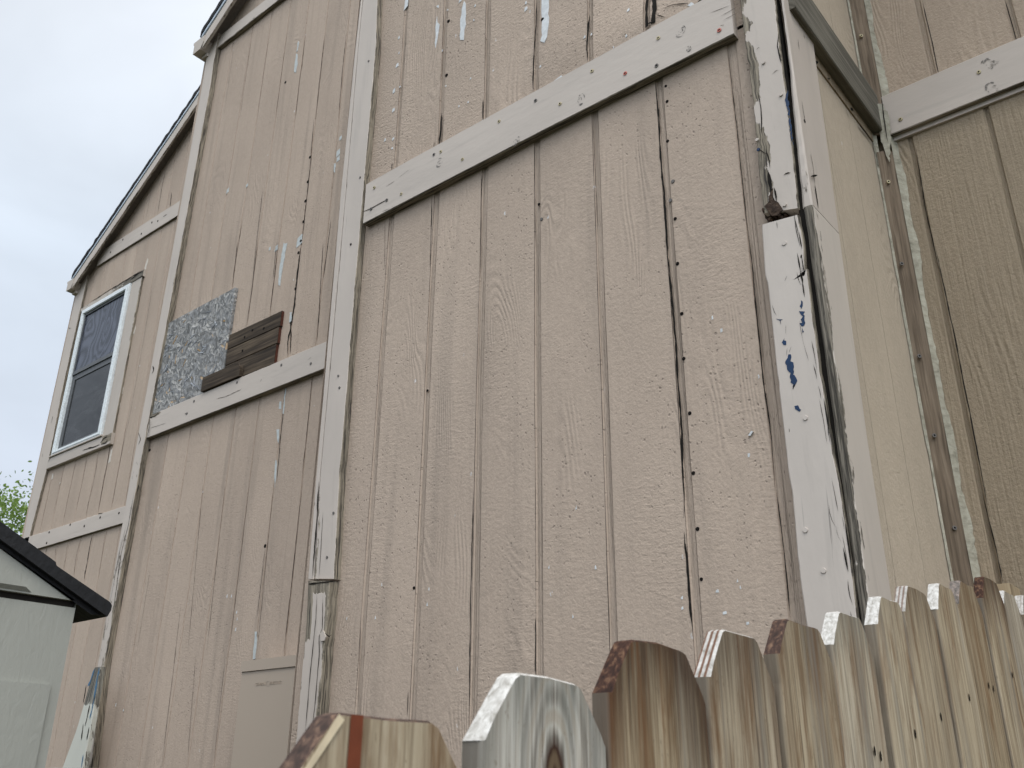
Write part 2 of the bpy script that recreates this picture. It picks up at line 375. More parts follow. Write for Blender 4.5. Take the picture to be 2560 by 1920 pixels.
def m_osb(name):
    q = NT(name, .85, .2); p = q.attr('suv'); col = None
    layers = ((.5, (15, 55, 1)), (-.75, (20, 72, 1)), (1.45, (17, 62, 1)), (.05, (13, 46, 1)), (.95, (24, 86, 1)))
    cur = q.ramp(q.noise(p, (30, 30, 1), 4), [(.35, (.085, .09, .095)), (.65, (.21, .22, .235))]); hh = q.noise(p, (60, 60, 1), 3)
    for i, (ang, sc) in enumerate(layers):
        pv = q.vadd(q.rot(p, ang), (i * 3.3, i * 1.7, 0))
        pv = q.vadd(pv, q.vmul(q.noise_col(p, 25), (.02, .02, 0)))
        cc = q.voro(pv, sc, 'F1', 'Color'); dd = q.voro(pv, sc, 'F1'); cr, cg, cb = q.sep(cc)
        on = q.math('MULTIPLY', q.rng(cr, .60, .62), q.rng(dd, .52, .42))
        tone = q.ramp(cg, [(.0, (.075, .078, .08)), (.3, (.16, .165, .17)), (.75, (.23, .235, .24)), (1, (.34, .345, .345))])
        tone = q.mix(q.math('MULTIPLY', q.rng(cb, .965, .97), .55), tone, (.42, .27, .12))
        cur = q.mix(on, cur, tone); hh = q.math('MULTIPLY_ADD', q.math('MULTIPLY', on, cg), .9, hh)
    gr = q.rng(q.noise(p, (70, 25, 1), 4), .3, .7, .8, 1.2)
    return q.done(q.vmul(q.val(cur, gr), (1.36, 1.31, 1.23)), q.bump(hh, .8, .003))
M_osb = m_osb("weathered strand board")

# ------------------------------------------------------------------ siding panel
def siding(name, mp, u0, u1, vb, vt, grooves, mats, parent, depth=.0045, rows=40, warp=None, step=.06, marks=None, wob=.0):
    """one sheet of grooved panel siding between the heights vb(u) and vt(u)"""
    vb_ = vb if callable(vb) else (lambda u: vb); vt_ = vt if callable(vt) else (lambda u: vt)
    cols = [(u0, 0)]
    for a, b in grooves:
        if u0 + .004 < a and b < u1 - .004:
            e_ = min(.0025, (b - a) * .3); cols += [(a, 0), (a + e_, 1), (b - e_, 1), (b, 0)]
    cols.append((u1, 0)); full = []
    for (a, da), (b, db) in zip(cols, cols[1:]):
        k = max(1, int((b - a) / step)); full += [(a + (b - a) * i / k, da if i == 0 else (da if da == db else 0)) for i in range(k)]
    full.append(cols[-1])
    mids = sorted((a + b) / 2 for a, b in grooves)
    f = smooth_noise(len(name) + int(u0 * 31)); mb = MB(); P, A = [], []
    for i, (u, g) in enumerate(full):
        pl = sum(1 for m_ in mids if u > m_ + .001); lo, hi = vb_(u), vt_(u); row, ar = [], []
        for j in range(rows + 1):
            v = lo + (hi - lo) * j / rows
            dd = -depth * g + (warp(u, v) if warp else 0)
            uu = u + (wob * f(v * 3 + i * .01) if g else 0)
            row.append(mp(uu, v, dd)); ar.append((u, v, pl + u0 * 7))
        P.append(row); A.append(ar)
    mb.grid(P, A)
    if marks: marks(mb, (lambda u, v, d: mp(u, v, d + warp(u, v))) if warp else mp)
    return mb.build(name, mats, parent)
def gr(centres, w): return [(c - w / 2, c + w / 2) for c in centres]

# ------------------------------------------------------------------ ground
def ground_z(x, y):
    t = max(0, min(1, (x + 2.2) / 1.4)); return -.03 + .19 * max(-1, min(2.4, y)) * t * t * (3 - 2 * t)
mb = MB(); xs = [-250, -120, -60, -30, -16] + [-10 + i * .5 for i in range(41)] + [16, 30, 60, 120, 250]; ys = [-250, -120, -60, -30, -16] + [-10 + i * .5 for i in range(41)] + [16, 30, 60, 120, 250]
mb.grid([[(a, b, ground_z(a, b)) for b in ys] for a in xs])
q = NT("grass and soil", .95, .1); c = q.n('ShaderNodeTexCoord').outputs['Object']
col = q.mix(q.rng(q.noise(c, (1.2, 1.2, 1), 5), .4, .6), (.026, .040, .015), (.055, .048, .03)); hh = q.noise(c, (40, 40, 40), 4)
tag(mb.build('ground', q.done(q.val(col, q.rng(hh, .3, .7, .6, 1.4)), q.bump(hh, 1, .03))), None, None, kind='structure')

# ================================================================== HOUSE
D1, D2, D3, DR, XR = 1.76, 2.50, 3.41, 2.415, -.604      # the three stepped front walls, the recessed wall, the return wall
house = thing('house', (-4.5, 4.0, 0), "weathered two-storey house in peeling taupe grooved siding with pale trim boards", 'house')

N1, N2, N3, NR, NX = facing_front(D1), facing_front(D2), facing_front(D3), facing_front(DR), facing_right(XR)
U3 = -1.289 * D1                                          # left edge of near section
XM, XL = -4.862, -8.36                                    # left corners of the middle and the far section
b1z0, b1z1 = .998 * (D1 - .02) + H, 1.092 * (D1 - .02) + H   # band board heights on the near wall
# ---- near wall
def near_low_marks(mb, mp):
    for k, (a, b) in enumerate(GN[:-1]):        # the sharp inner edge of every groove
        crack(mb, mp, [(a + .0006, 1.3), (a + .0006, b1z0)], .0017, 1, .0006, 400 + k, .5, False, .03); crack(mb, mp, [(b - .0004, 1.3), (b - .0004, b1z0)], .0008, 1, .0006, 410 + k, .6, False, .03)
    for k, pts in enumerate((Z4((1875, 480), (1900, 860), (1935, 1330), (1950, 1659)), Z6((20, 20), (65, 560), (105, 1150), (120, 1659)), Z7((120, 250), (150, 600), (170, 860)))):
        crack(mb, mp, onY(pts, D1), .0075, 1, seed=k)
    for k, (pts, w_) in enumerate(((Z8((1005, 0), (1000, 200), (985, 650), (978, 1300)), .0045), (Z4((545, 1150), (540, 1420), (535, 1600)), .004), (Z4((838, 1010), (838, 1400), (835, 1659)), .0035), (Z4((1155, 850), (1160, 1290), (1165, 1500)), .0025),
             (Z8((1370, 760), (1372, 900), (1368, 1110)), .004), (Z8((1790, 300), (1812, 870)), .0022), (Z8((618, 1200), (612, 1360)), .003), (Z4((1500, 680), (1515, 1000), (1530, 1400)), .002),
             (Z5((380, 280), (412, 560), (440, 800), (490, 1300), (535, 1659)), .0032), (Z6((510, 0), (545, 380), (590, 850), (640, 1200), (660, 1500)), .0045), (Z7((665, 0), (720, 450), (750, 780)), .003), (Z4((268, 1290), (265, 1600)), .0018), (Z8((340, 750), (320, 1340)), .0018))):
        crack(mb, mp, onY(pts, D1), w_, 1, seed=20 + k)
    H_ = Z4((1932, 512), (1940, 603), (1943, 838), (1988, 1298), (2000, 1562), (1180, 1211)) + Z6((80, 142), (104, 436), (115, 702), (150, 1025), (172, 1380)) + Z7((197, 242), (220, 540)) + Z8((650, 592),) + [(1069, 977)]
    for k, p in enumerate(H_): disc(mb, mp, uy(p, D1), .0042 if k not in (0, 12) else .0036, 2, .0015)
    for p in Z4((1975, 1077), (1960, 1190), (1195, 1300)): disc(mb, mp, uy(p, D1), .005, 4, .002)
    for k, (x, y, s) in enumerate([(338, 535, 8), (285, 460, 5), (500, 1275, 7), (560, 808, 4)]): 
        c_ = uy(Z6((x, y))[0], D1); blob(mb, mp, [(c_[0] - s * .0004, c_[1] - .005), (c_[0] + s * .0004, c_[1] - .003), (c_[0] + s * .0003, c_[1] + .005), (c_[0] - s * .0003, c_[1] + .004)], 3, .0006, k, .0012, .004)
    c_ = onY(Z6((500, 1160), (512, 1165), (530, 1138), (522, 1132)), D1); blob(mb, mp, c_, 3, .004, 5, .001)
    for k, (x, y, s) in enumerate([(358, 740, 12), (315, 612, 8), (105, 652, 8), (497, 802, 7), (435, 548, 4), (108, 715, 5), (452, 590, 4)]):
        c_ = uy(Z7((x, y))[0], D1); blob(mb, mp, [(c_[0] - s * .0004, c_[1] - .003), (c_[0] + s * .0004, c_[1] - .002), (c_[0] + s * .0003, c_[1] + .004), (c_[0] - s * .0003, c_[1] + .002)], 3, .0006, k, .0012, .004)
    for k, (x, y) in enumerate([(737, 598), (727, 690), (255, 775), (423, 770), (1612, 115), (1590, 763), (462, 573), (1727, 470), (1450, 470)]):
        c_ = uy(Z8((x, y))[0], D1); blob(mb, mp, [(c_[0] - .002, c_[1] - .004), (c_[0] + .0022, c_[1] - .003), (c_[0] + .001, c_[1] + .005), (c_[0] - .001, c_[1] + .003)], 3, .0006, k, .0012, .004)
GN = [(-1.998, -1.975), (-1.791, -1.768), (-1.587, -1.562), (-1.382, -1.360), (-1.175, -1.153), (-.967, -.944), (-.757, -.730)]
warp_low = (lambda f, g: (lambda u, v: .0025 * f(v * 1.5 + u * 2) + .0015 * g(v * 4 - u * 3)))(smooth_noise(3), smooth_noise(4))
siding('siding', N1, U3 + .01, XR, -.5, b1z0 + .03, GN, [MS_near, M_crack, M_hole, M_white, M_screw_dk], house, .0042, 60, warp_low, .05, near_low_marks, .0015)
def near_up_marks(mb, mp):
    for k, (a, b) in enumerate(GU[:-1]): crack(mb, mp, [(a + .0006, b1z1 - .02), (a + .0006, 5.2)], .0018, 1, .0006, 420 + k, .5, False, .03)
    drips = [Z4((735, 12), (748, 20), (745, 150), (732, 245), (712, 243), (716, 120), (724, 60)), Z4((1199, -20), (1238, -20), (1240, 110), (1236, 230), (1215, 258), (1197, 248), (1204, 150), (1198, 60)),
             Z4((574, 105), (590, 150), (580, 225), (568, 285), (562, 260), (570, 190)), Z4((392, -15), (410, -10), (403, 35), (383, 68), (388, 30)), Z4((575, 35), (588, 28), (590, 45), (578, 52)), Z4((1265, 498), (1320, 462), (1330, 470), (1275, 503)), ZU((1822, 52), (1845, 25), (1865, 35), (1850, 58))]
    for k, pts in enumerate(drips): blob(mb, mp, onY(pts, D1), 3, .0016, k, .003, .02)
    fl = [(350, 225, 7), (340, 388, 9), (320, 540, 10), (318, 652, 8), (268, 828, 6), (315, 825, 6), (1103, 18, 6), (1103, 52, 8), (803, 35, 6), (715, 2, 10), (350, 315, 4), (356, 515, 4), (795, 120, 4), (640, 60, 4), (775, 465, 4), (607, 300, 4), (628, 510, 3), (1720, 75, 6), (1195, 400, 4), (1500, 215, 4), (1720, 240, 5), (1460, 230, 5), (1640, 300, 4), (757, 605, 4), (705, 630, 4), (310, 880, 4), (550, 915, 4), (845, 715, 3), (1095, 590, 4), (1175, 553, 4)]
    for k, (x, y, s) in enumerate(fl):
        c_ = uy(Z4((x, y))[0], D1); a = s * .0007
        blob(mb, mp, [(c_[0] - a, c_[1] - 1.6 * a), (c_[0] + a, c_[1] - a), (c_[0] + .8 * a, c_[1] + 1.5 * a), (c_[0] - a * .7, c_[1] + a)], 3, .0012, k, .0015)
    cr_ = [(Z4((1168, 0), (1165, 200), (1158, 330), (1150, 480), (1149, 560)), .007), (Z4((1490, 85), (1480, 180), (1478, 300), (1483, 375)), .009), (Z4((605, 670), (598, 780), (585, 868)), .010), (Z4((850, 590), (846, 730)), .0055), (Z4((560, 835), (557, 885)), .006),
           (Z4((313, 960), (308, 1018)), .006), (ZU((1603, -10), (1607, 90), (1613, 178)), .013), (ZU((1640, -10), (1648, 60), (1636, 160)), .026), (ZU((1612, 172), (1640, 150), (1665, 148)), .009), (ZU((1660, 110), (1712, 122)), .005), (ZU((1700, 70), (1760, 45), (1830, 38)), .004), (ZU((1875, 30), (1915, 5)), .013), (ZU((1640, 12), (1690, 5), (1740, -12)), .006), (ZU((1275, 0), (1272, 60)), .003), (Z4((870, 0), (865, 250), (862, 420)), .002), (Z4((620, 60), (612, 300), (606, 480)), .0018)]
    for k, (pts, w_) in enumerate(cr_): crack(mb, mp, onY(pts, D1), w_, 1, seed=60 + k, taper=k not in (6, 7), lift=.002 + .0003 * (k % 3))
    for p in Z4((645, 127), (1203, 117), (632, 447)): disc(mb, mp, uy(p, D1), .006, 2, .002)
    for k, (x, y) in enumerate([(1500, 300), (1560, 240), (1650, 130), (1700, 180), (800, 400), (760, 200), (1000, 300), (1300, 300)]): pass
def warp_up(u, v):
    g = lambda cu, cv, su, sv, a: a * math.exp(-((u - cu) / su) ** 2 - ((v - cv) / sv) ** 2)
    return g(-.98, b1z1 + .02, .16, .13, .022) - g(-.90, b1z1 + .26, .14, .10, .010) + g(-1.27, b1z1 + .12, .12, .15, .010) + g(-1.52, b1z1 + .02, .05, .14, .006) + warp_low(u, v)
GU = [(-1.993, -1.973), (-1.787, -1.765), (-1.586, -1.563), (-1.380, -1.359), (-1.177, -1.156), (-.980, -.957), (-.757, -.730)]
siding('siding', N1, U3 + .01, XR, b1z0 + .04, 5.3, GU, [MS_near_up, M_crack, M_hole, M_white], house, .0042, 110, warp_up, .045, near_up_marks, .001)

def screws(parent, mp, pts, d0, mats_of):
    proto = {}
    for k, (c_, kind) in enumerate(pts):
        if kind not in proto:
            mb = MB(); 
            ring = lambda r_, dd: [(r_ * math.cos(6.2832 * i / 10), dd, r_ * math.sin(6.2832 * i / 10)) for i in range(10)]
            R = [[mb.vert(p) for p in ring(r_, dd)] for r_, dd in ((.0062, 0), (.0058, -.0025), (.0028, -.0028), (.0022, -.0012))]
            for a, b, mm in ((0, 1, 0), (1, 2, 0), (2, 3, 1)):
                for i in range(10): mb.face((R[a][i], R[a][(i + 1) % 10], R[b][(i + 1) % 10], R[b][i]), mm)
            mb.face(R[3], 1)
            o = mb.build('screw', [mats_of[kind], M_hole], parent); me = o.data
            for v_ in me.vertices: v_.co += Vector(parent['base'])          # geometry about its own centre
            proto[kind] = o; first = True
        else:
            o = proto[kind].copy(); COL.objects.link(o); o.parent = parent
        o.location = Vector(mp(c_[0], c_[1], d0)) - Vector(parent['base'])
KIND = {'b': M_screw, 'r': M_screw_red, 'd': M_screw_dk}
# band board across the near wall
TB = .026
mb = MB(); A = [uy((907, 561.5), D1 - TB), (XR - .135, b1z0)]; B = [uy((909, 467), D1 - TB), (XR - .135, b1z1)]
ul = A[0][0]
board(mb, N1, [(ul, b1z0), (-1.3, b1z0 + .003), (XR - .118, b1z0)], [(ul, b1z1 + .001), (-1.3, b1z1 + .002), (XR - .118, b1z1 + .002)], TB, 11, lambda s, t: .06 + .10 * (t < .06) + .14 * (t > .93) + .12 * (s < .03), (.0008, .0010), 90, 9, side_wear=(1, .2), warp=.001)
for k, (x, y, a, b) in enumerate([(590, 965, 16, 22), (1043, 840, 20, 20), (1425, 590, 20, 26), (2020, 185, 22, 24), (2065, 290, 13, 13)]):
    c_ = uy(Z4((x, y))[0], D1 - TB); n_ = 12
    rk = random.Random(40 + k)
    for j in range(15):                     # broken arcs of the knot showing through the paint
        a0 = rk.uniform(0, 6.28); ln_ = rk.uniform(.5, 1.5); rr_ = rk.choice((.3, .55, .8, 1.0)) * rk.uniform(.85, 1.1)
        pts = [(c_[0] + a * rr_ * .00085 * math.cos(a0 + ln_ * i / 6), c_[1] + b * rr_ * .00078 * math.sin(a0 + ln_ * i / 6)) for i in range(7)]
        crack(mb, N1, pts, rk.uniform(.0022, .0046), 2, TB + .0009 + .00005 * j, k * 20 + j, .9, True, .004)
for k, (pts, w_) in enumerate([(Z4((132, 1257), (185, 1235), (240, 1205), (280, 1184)), .006), (Z5((330, 100), (440, 40)), .002), (Z5((345, 125), (447, 70)), .002), (Z5((270, 80), (400, 30)), .0015), (Z4((250, 1255), (300, 1235)), .002), (Z4((270, 1110), (330, 1070)), .0015), (Z4((340, 1060), (420, 1000)), .001)]):
    crack(mb, N1, onY(pts, D1 - TB), w_, 1, TB + .0012, k)
band = mb.build('band_board', [MT, M_crack, M_knot], house)
SCR = [(p, 'b') for p in Z4((204, 1112), (364, 1150), (598, 900), (727, 945), (944, 720), (1305, 617), (1494, 422), (1887, 227))] + [(p, 'r') for p in Z4((1691, 436),) + Z5((328, 181),)] + [(p, 'd') for p in Z4((1160, 597), (1877, 390), (558, 917), (278, 1186), (186, 1238))]
screws(band, N1, [(uy(p, D1 - TB), k) for p, k in SCR], TB, KIND)
# near section, left corner: face board beside the edge of the return board, both broken near the ground
T3 = .026; YT = D1 - T3
A = onY([(944, -700), (899.8, 0), (886, 125), (850, 481), (787.7, 1200), (768, 1447)], YT); A[0] = (A[1][0] - .003, 5.3)
C = onY([(905, 0), (893, 125), (861, 500), (799, 1180), (793, 1265), (783, 1447)], YT); C = [(C[0][0], 5.3)] + C
Bq = onY([(943.7, 0), (940, 115), (913, 422), (894, 633), (848, 1200), (835, 1447)], YT); Bq = [(Bq[0][0] + .001, 5.3)] + Bq
rel = lambda P, du: [(a + du, b) for a, b in P]
mb = MB(); board(mb, N1, A, rel(C, -.002), T3 - .002, 21, lambda s, t: .10 + .18 * (t > .86), (.0006, .0012), 150, 3)
strip = mb.build('corner_board', MT, house)
mb = MB(); board(mb, N1, rel(C, .0035), Bq, T3, 22, lambda s, t: .06 + max(0, (t - .80)) * 3.2 * (1 - s) ** 2 + .10 * (s > .93), (.002, .0016), 150, 9, side_wear=(.8, .92))
for k, (pts, w_) in enumerate([(Z3((1838, 0), (1832, 150), (1812, 420), (1800, 570)), .008), (Z3((1862, 180), (1850, 400), (1838, 580)), .003)]): crack(mb, N1, onY(pts, YT), w_, 1, T3 + .001, 80 + k)
for p in Z4((65, 1448), (120, 1052), (170, 362)) + Z2((2080, 25), (2005, 805), (2012, 875)) + Z3((1885, 445), (1922, 190)): disc(mb, N1, uy(p, YT), .004, 2, .002, d0=T3)
mb.build('corner_board', [MT, M_crack, M_screw_dk], house)
LA = onY([(769, 1452), (765, 1560), (752, 1700), (738, 1851), (725, 1960)], YT - .010); LB = onY([(824, 1452), (819, 1530), (811, 1610), (806, 1660), (798, 1760), (780, 1950)], YT - .010)
LA.append((LA[-1][0] - .006, -.2)); LB.append((LB[-1][0] - .004, -.2))
def wlow(s, t):
    e1 = .62 * max(0, 1 - s / .22) ; e2 = .85 * max(0, min(1, (s - .82) / .1)) * (1 if t < .45 else .75); e3 = .9 * (t < .012)
    if t < .07 and s < .3: e1 = .9
    return max(.10, .75 * e1, e2 * .9, e3)
mb = MB(); board(mb, N1, LA, LB, T3 + .010, 23, wlow, (.003, .002), 110, 14, side_wear=(.9, 1))
for k, (pts, w_) in enumerate([(Z3((1830, 620), (1822, 800), (1790, 1100), (1760, 1480)), .0035), (Z3((1862, 650), (1858, 860), (1840, 900), (1842, 1000), (1815, 1300), (1798, 1450)), .004), (Z3((1870, 880), (1900, 905), (1915, 890)), .004), (Z3((1775, 600), (1935, 585)), .008), (Z3((1880, 1200), (1870, 1340)), .002)]):
    crack(mb, N1, onY(pts, YT - .010), w_, 1, T3 + .0115, 90 + k)
blob(mb, N1, onY(Z3((1850, 885), (1868, 868), (1882, 900), (1876, 930), (1855, 925)), YT - .010), 0, .004, 3, .002, d0=T3 + .010)
mb.build('corner_board', [MT, M_crack, M_white], house)
# near section, right corner, upper face board, lower face board, rotten joint between them
TR = .030; YR = D1 - TR
ULf = onY(Z5((445, -10), (470, 190), (490, 330), (505, 430), (530, 680), (548, 860), (560, 1000), (580, 1190), (592, 1262)), YR); URt = onY(Z5((657, -10), (672, 150), (690, 300), (712, 480), (738, 690), (758, 860), (775, 1010), (790, 1150), (797, 1232)), YR)
ULf = [(ULf[0][0] - .012, 5.3)] + ULf; URt = [(URt[0][0], 5.3)] + URt
nz = smooth_noise(77)
def w_ur(s, t):
    tt = max(0, (t - .70) / .30)                        # visible stretch
    edge = (.78 + .38 * nz(t * 60)) * (tt > 0) + .42 * max(0, tt - .62) / .38
    return max(.07, edge * max(0, 1 - s / (.50 + .25 * max(0, tt - .6))), .9 * (tt > .93) * max(0, 1 - s / .36), .35 * max(0, (s - .93) / .07))
mb = MB(); board(mb, N1, ULf, URt, TR, 31, w_ur, (.004, .002), 160, 14, side_wear=(.8, .9), warp=.001)
for k, (pts, w_) in enumerate([(Z5((555, 540), (575, 640), (580, 720), (578, 790)), .004), (Z5((600, 880), (622, 940), (628, 1000)), .004), (Z5((620, 1010), (632, 1100), (640, 1180), (672, 1220)), .012), (Z5((650, 1110), (668, 1200)), .007), (Z5((640, 440), (665, 418), (683, 415)), .0025), (Z5((708, 1042), (725, 1025), (752, 1022)), .004), (Z5((548, 300), (558, 282), (570, 285)), .002), (Z5((685, 180), (672, 270), (695, 380)), .004), (Z5((560, 880), (590, 905), (615, 915)), .003)]):
    crack(mb, N1, onY(pts, YR), w_, 1, TR + .001, 110 + k)
blob(mb, N1, onY(Z5((600, 1215), (625, 1190), (640, 1110), (655, 1190), (690, 1225), (712, 1250), (690, 1262), (640, 1285)), YR), 2, .002, 4, .004, .01, d0=TR)
blob(mb, N1, onY(Z5((718, 590), (732, 540), (746, 700), (760, 800), (768, 860), (755, 830), (740, 690), (732, 650)), YR), 4, .0008, 4, .0022, .006, d0=TR)
for p in Z5((716, 1215), (553, 830), (590, 372), (695, 562)): disc(mb, N1, uy(p, YR), .0042, 0, .003, d0=TR)
for p in Z5((560, 887),): disc(mb, N1, uy(p, YR), .004, 4, .002, d0=TR)
mb.build('corner_board', [MT, M_crack, M_rot, M_knot, M_blue], house)
LLf = onY(Z5((580, 1335), (592, 1520), (600, 1659)) + Z6((615, 260), (640, 480), (668, 760), (700, 1040), (722, 1230), (740, 1395), (758, 1480), (770, 1600)) + Z7((800, 480), (822, 640), (848, 830), (870, 1000)), YR)
LRt = onY(Z5((798, 1275), (830, 1430), (842, 1659)) + Z6((850, 160), (872, 360), (905, 600), (930, 780), (958, 950), (985, 1130), (1012, 1290), (1040, 1420), (1060, 1560)) + Z7((1095, 300), (1130, 590), (1150, 780), (1175, 1000)), YR)
LLf.append((LLf[-1][0] + .004, -.3)); LRt.append((LRt[-1][0], -.3))
mb = MB(); board(mb, N1, LLf, LRt, TR + .003, 32, lambda s, t: max(.04, .34 * max(0, (s - .93) / .07), .25 * (t < .02)), (.0012, .0016), 150, 12, side_wear=(.3, 1))
BL = [Z6((808, 362), (823, 362), (822, 385), (812, 405), (805, 395)), Z6((806, 425), (830, 422), (826, 440), (837, 465), (832, 490), (818, 515), (808, 500), (818, 470), (815, 440)), Z6((813, 530), (829, 527), (825, 548), (818, 548)), Z6((668, 466), (688, 472), (700, 465), (696, 495), (685, 492), (680, 478)), Z6((702, 600), (715, 578), (720, 618), (708, 620)),
      Z6((735, 683), (748, 685), (760, 730), (770, 780), (785, 830), (778, 850), (767, 880), (755, 850), (748, 800), (735, 760), (722, 715)), Z6((769, 990), (785, 978), (803, 980), (805, 1003), (815, 1010), (810, 1018), (798, 1017), (778, 1005))]
for k, pts in enumerate(BL): blob(mb, N1, onY(pts, YR - .003), 2, .0007, k, .0028, .005, d0=TR + .003)
for k, (pts, w_) in enumerate([(Z6((640, 385), (655, 430), (668, 450)), .0016), (Z6((722, 500), (722, 560)), .0012), (Z6((730, 640), (726, 690)), .0014), (Z6((755, 630), (740, 670)), .001), (Z6((820, 150), (818, 200), (825, 290)), .003), (Z6((815, 85), (812, 110)), .004), (Z6((742, 1115), (744, 1140)), .0016), (Z5((668, 1310), (672, 1355)), .0018), (Z5((775, 1290), (800, 1400)), .0018), (Z6((730, 210), (715, 245)), .001), (Z6((1000, 1030), (1003, 1060)), .001)]):
    crack(mb, N1, onY(pts, YR - .003), w_, 1, TR + .0035, 130 + k)
rk = random.Random(77)
for k in range(26):
    t_ = rk.random(); i_ = min(len(LRt) - 3, int(t_ * (len(LRt) - 2))); (a0, b0), (a1, b1) = LRt[i_], LRt[i_ + 1]; f_ = rk.random(); cx, cz = a0 + (a1 - a0) * f_, b0 + (b1 - b0) * f_
    l_ = rk.uniform(.012, .06); o_ = rk.uniform(.001, .012) if k % 3 else rk.uniform(.008, .03)
    crack(mb, N1, [(cx - o_, cz + l_), (cx - o_ + rk.uniform(-.002, .003), cz), (cx - o_ * .7, cz - l_)], rk.uniform(.0015, .0045) if k % 3 else .0012, 1, TR + .0036 + .00003 * k, 500 + k, .9)
for p in Z6((713, 20), (838, 1055)) + Z7((838, 250), (945, 490)): disc(mb, N1, uy(p, YR - .003), .005, 0, .002, d0=TR + .003)
mb.build('corner_board', [MT_low, M_crack, M_blue], house)
# rotten pocket at the joint
mb = MB(); rr_ = random.Random(5)
pk = onY(Z5((578, 1240), (600, 1190), (640, 1140), (690, 1222), (726, 1262), (692, 1278), (650, 1310), (598, 1338)), YR)
blob(mb, N1, pk, 0, .012, 8, .003, .01)
for k in range(46):
    p_ = random.choice(pk); t_ = rr_.random() ** .6; cx = sum(a for a, b in pk) / len(pk); cz = sum(b for a, b in pk) / len(pk)
    cu, cv = cx + (p_[0] - cx) * t_, cz + (p_[1] - cz) * t_; s_ = rr_.uniform(.002, .007)
    a0 = rr_.uniform(0, 6.28); tip = rr_.uniform(.014, .032)
    I = [mb.vert(N1(cu + s_ * math.cos(a0 + 1.57 * i), cv + 1.6 * s_ * math.sin(a0 + 1.57 * i), .008), (cu, cv, k)) for i in range(4)]; J = [mb.vert(N1(cu + .5 * s_ * math.cos(a0 + 1.57 * i), cv + .8 * s_ * math.sin(a0 + 1.57 * i), tip), (cu, cv, k)) for i in range(4)]
    mb.face(J); [mb.face((I[i], I[(i + 1) % 4], J[(i + 1) % 4], J[i])) for i in range(4)]
mb.build('rotten_joint', M_rot, house)
# return corner board: its front edge shows beside the face boards, its side lies on the return wall
TX = .017; XT = -.6070
def ret_board(za, zb, wid, seed, mats, wf, ws, y0=YR, lf=lambda z: XT):
    mb = MB(); zs = [za + (zb - za) * i / 90 for i in range(91)]; f1 = smooth_noise(seed)
    P = [[], [], [], [], [], []]; 
    mbp, mba, mbw = [], [], []
    for i, z in enumerate(zs):
        t = i / 90; j = .0012 * f1(z * 45); yb = wid(z)
        # across: the front edge (faces the viewer), eased corner, then the side along the wall
        xl0 = lf(z); row = [(xl0 + j, y0 + .006, z), (xl0 + .006 + j, y0 + j, z), (XR + TX - .004, y0 + j, z), (XR + TX, y0 + .005, z)] + [(XR + TX, y0 + .005 + (yb - y0 - .005) * k / 6, z) for k in range(1, 7)] + [(XR + .0005, yb + .002, z)]
        acc = [0, .012, .02, .03] + [.03 + (yb - y0) * k / 6 for k in range(1, 7)] + [.03 + yb - y0 + .03]
        mbp.append(row); mba.append([(a, z, seed * 2.3) for a in acc]); mbw.append([wf(z)] * 3 + [wf(z) * .55] + [ws(z, k / 6) for k in range(1, 7)] + [ws(z, 1)])
    mb.grid(mbp, mba, mbw); 
    for i in (0, -1): mb.face([mb.vert(p, q, .8) for p, q in zip(mbp[i], mba[i])])
    return mb, mats
zj = uy(Z5((860, 1215))[0], YR)[1]
LU = rel(onY(Z5((684, 0), (698, 150), (716, 300), (733, 480), (751, 690), (768, 860), (783, 1010), (797, 1150), (802, 1232)), YR), .005)
wid_up = lambda z: 1.882 + .03 * max(0, min(1, (z - zj) / .6))
mb, ms = ret_board(zj, 5.3, wid_up, 41, None, lambda z: .10 + .28 * nz(z * 22), lambda z, k: .10 + .18 * max(0, nz(z * 9 + k)), YR, lambda z: next((b[0] + (a[0] - b[0]) * (z - b[1]) / (a[1] - b[1]) for a, b in zip(LU, LU[1:]) if b[1] <= z <= a[1]), LU[-1][0] if z < LU[-1][1] else LU[0][0]))
for k, (pts, w_) in enumerate([(Z5((812, 590), (830, 700), (835, 730)), .004), (Z5((865, 900), (885, 1010), (890, 1100)), .004), (Z5((890, 1090), (905, 1190), (910, 1235)), .008), (Z5((790, 230), (800, 300)), .003)]):
    crack(mb, NX, onX(pts, XR + TX), w_, 1, TX + .0012, 150 + k)
disc(mb, NX, ux(Z5((832, 718))[0], XR + TX), .004, 1, .001, d0=TX + .0005)
for (a, b) in ((Z5((858, 1048))[0], Z5((900, 1040))[0]),): crack(mb, NX, onX([a, b], XR + TX), .006, 1, TX + .004, 3)
mb.build('corner_board', [MT, M_crack], house)
mb, ms = ret_board(-.3, zj - .0015, lambda z: 1.882 - .022 * max(0, min(1, (zj - z) / .5)), 42, None, lambda z: (.92 if z > 2.25 else .72 + .2 * nz(z * 30)), lambda z, k: .03 + (.25 if k < .2 else 0), YR - .001)
mb.build('corner_board', [m_paint("trim paint bare edge", (.50, .448, .392), (.17, .15, .12), (.035, .031, .025)), M_crack], house)
# near-black box that paints the shade in the gap between the corner boards
mb = MB(); 
zs = [3.0 + i * .05 for i in range(-60, 46)]
mb.box(XT - .014, XR - .0005, D1 - .020, D1 - .002, -.3, 5.3)
mb.build('gap_shade_box', M_crack, house)

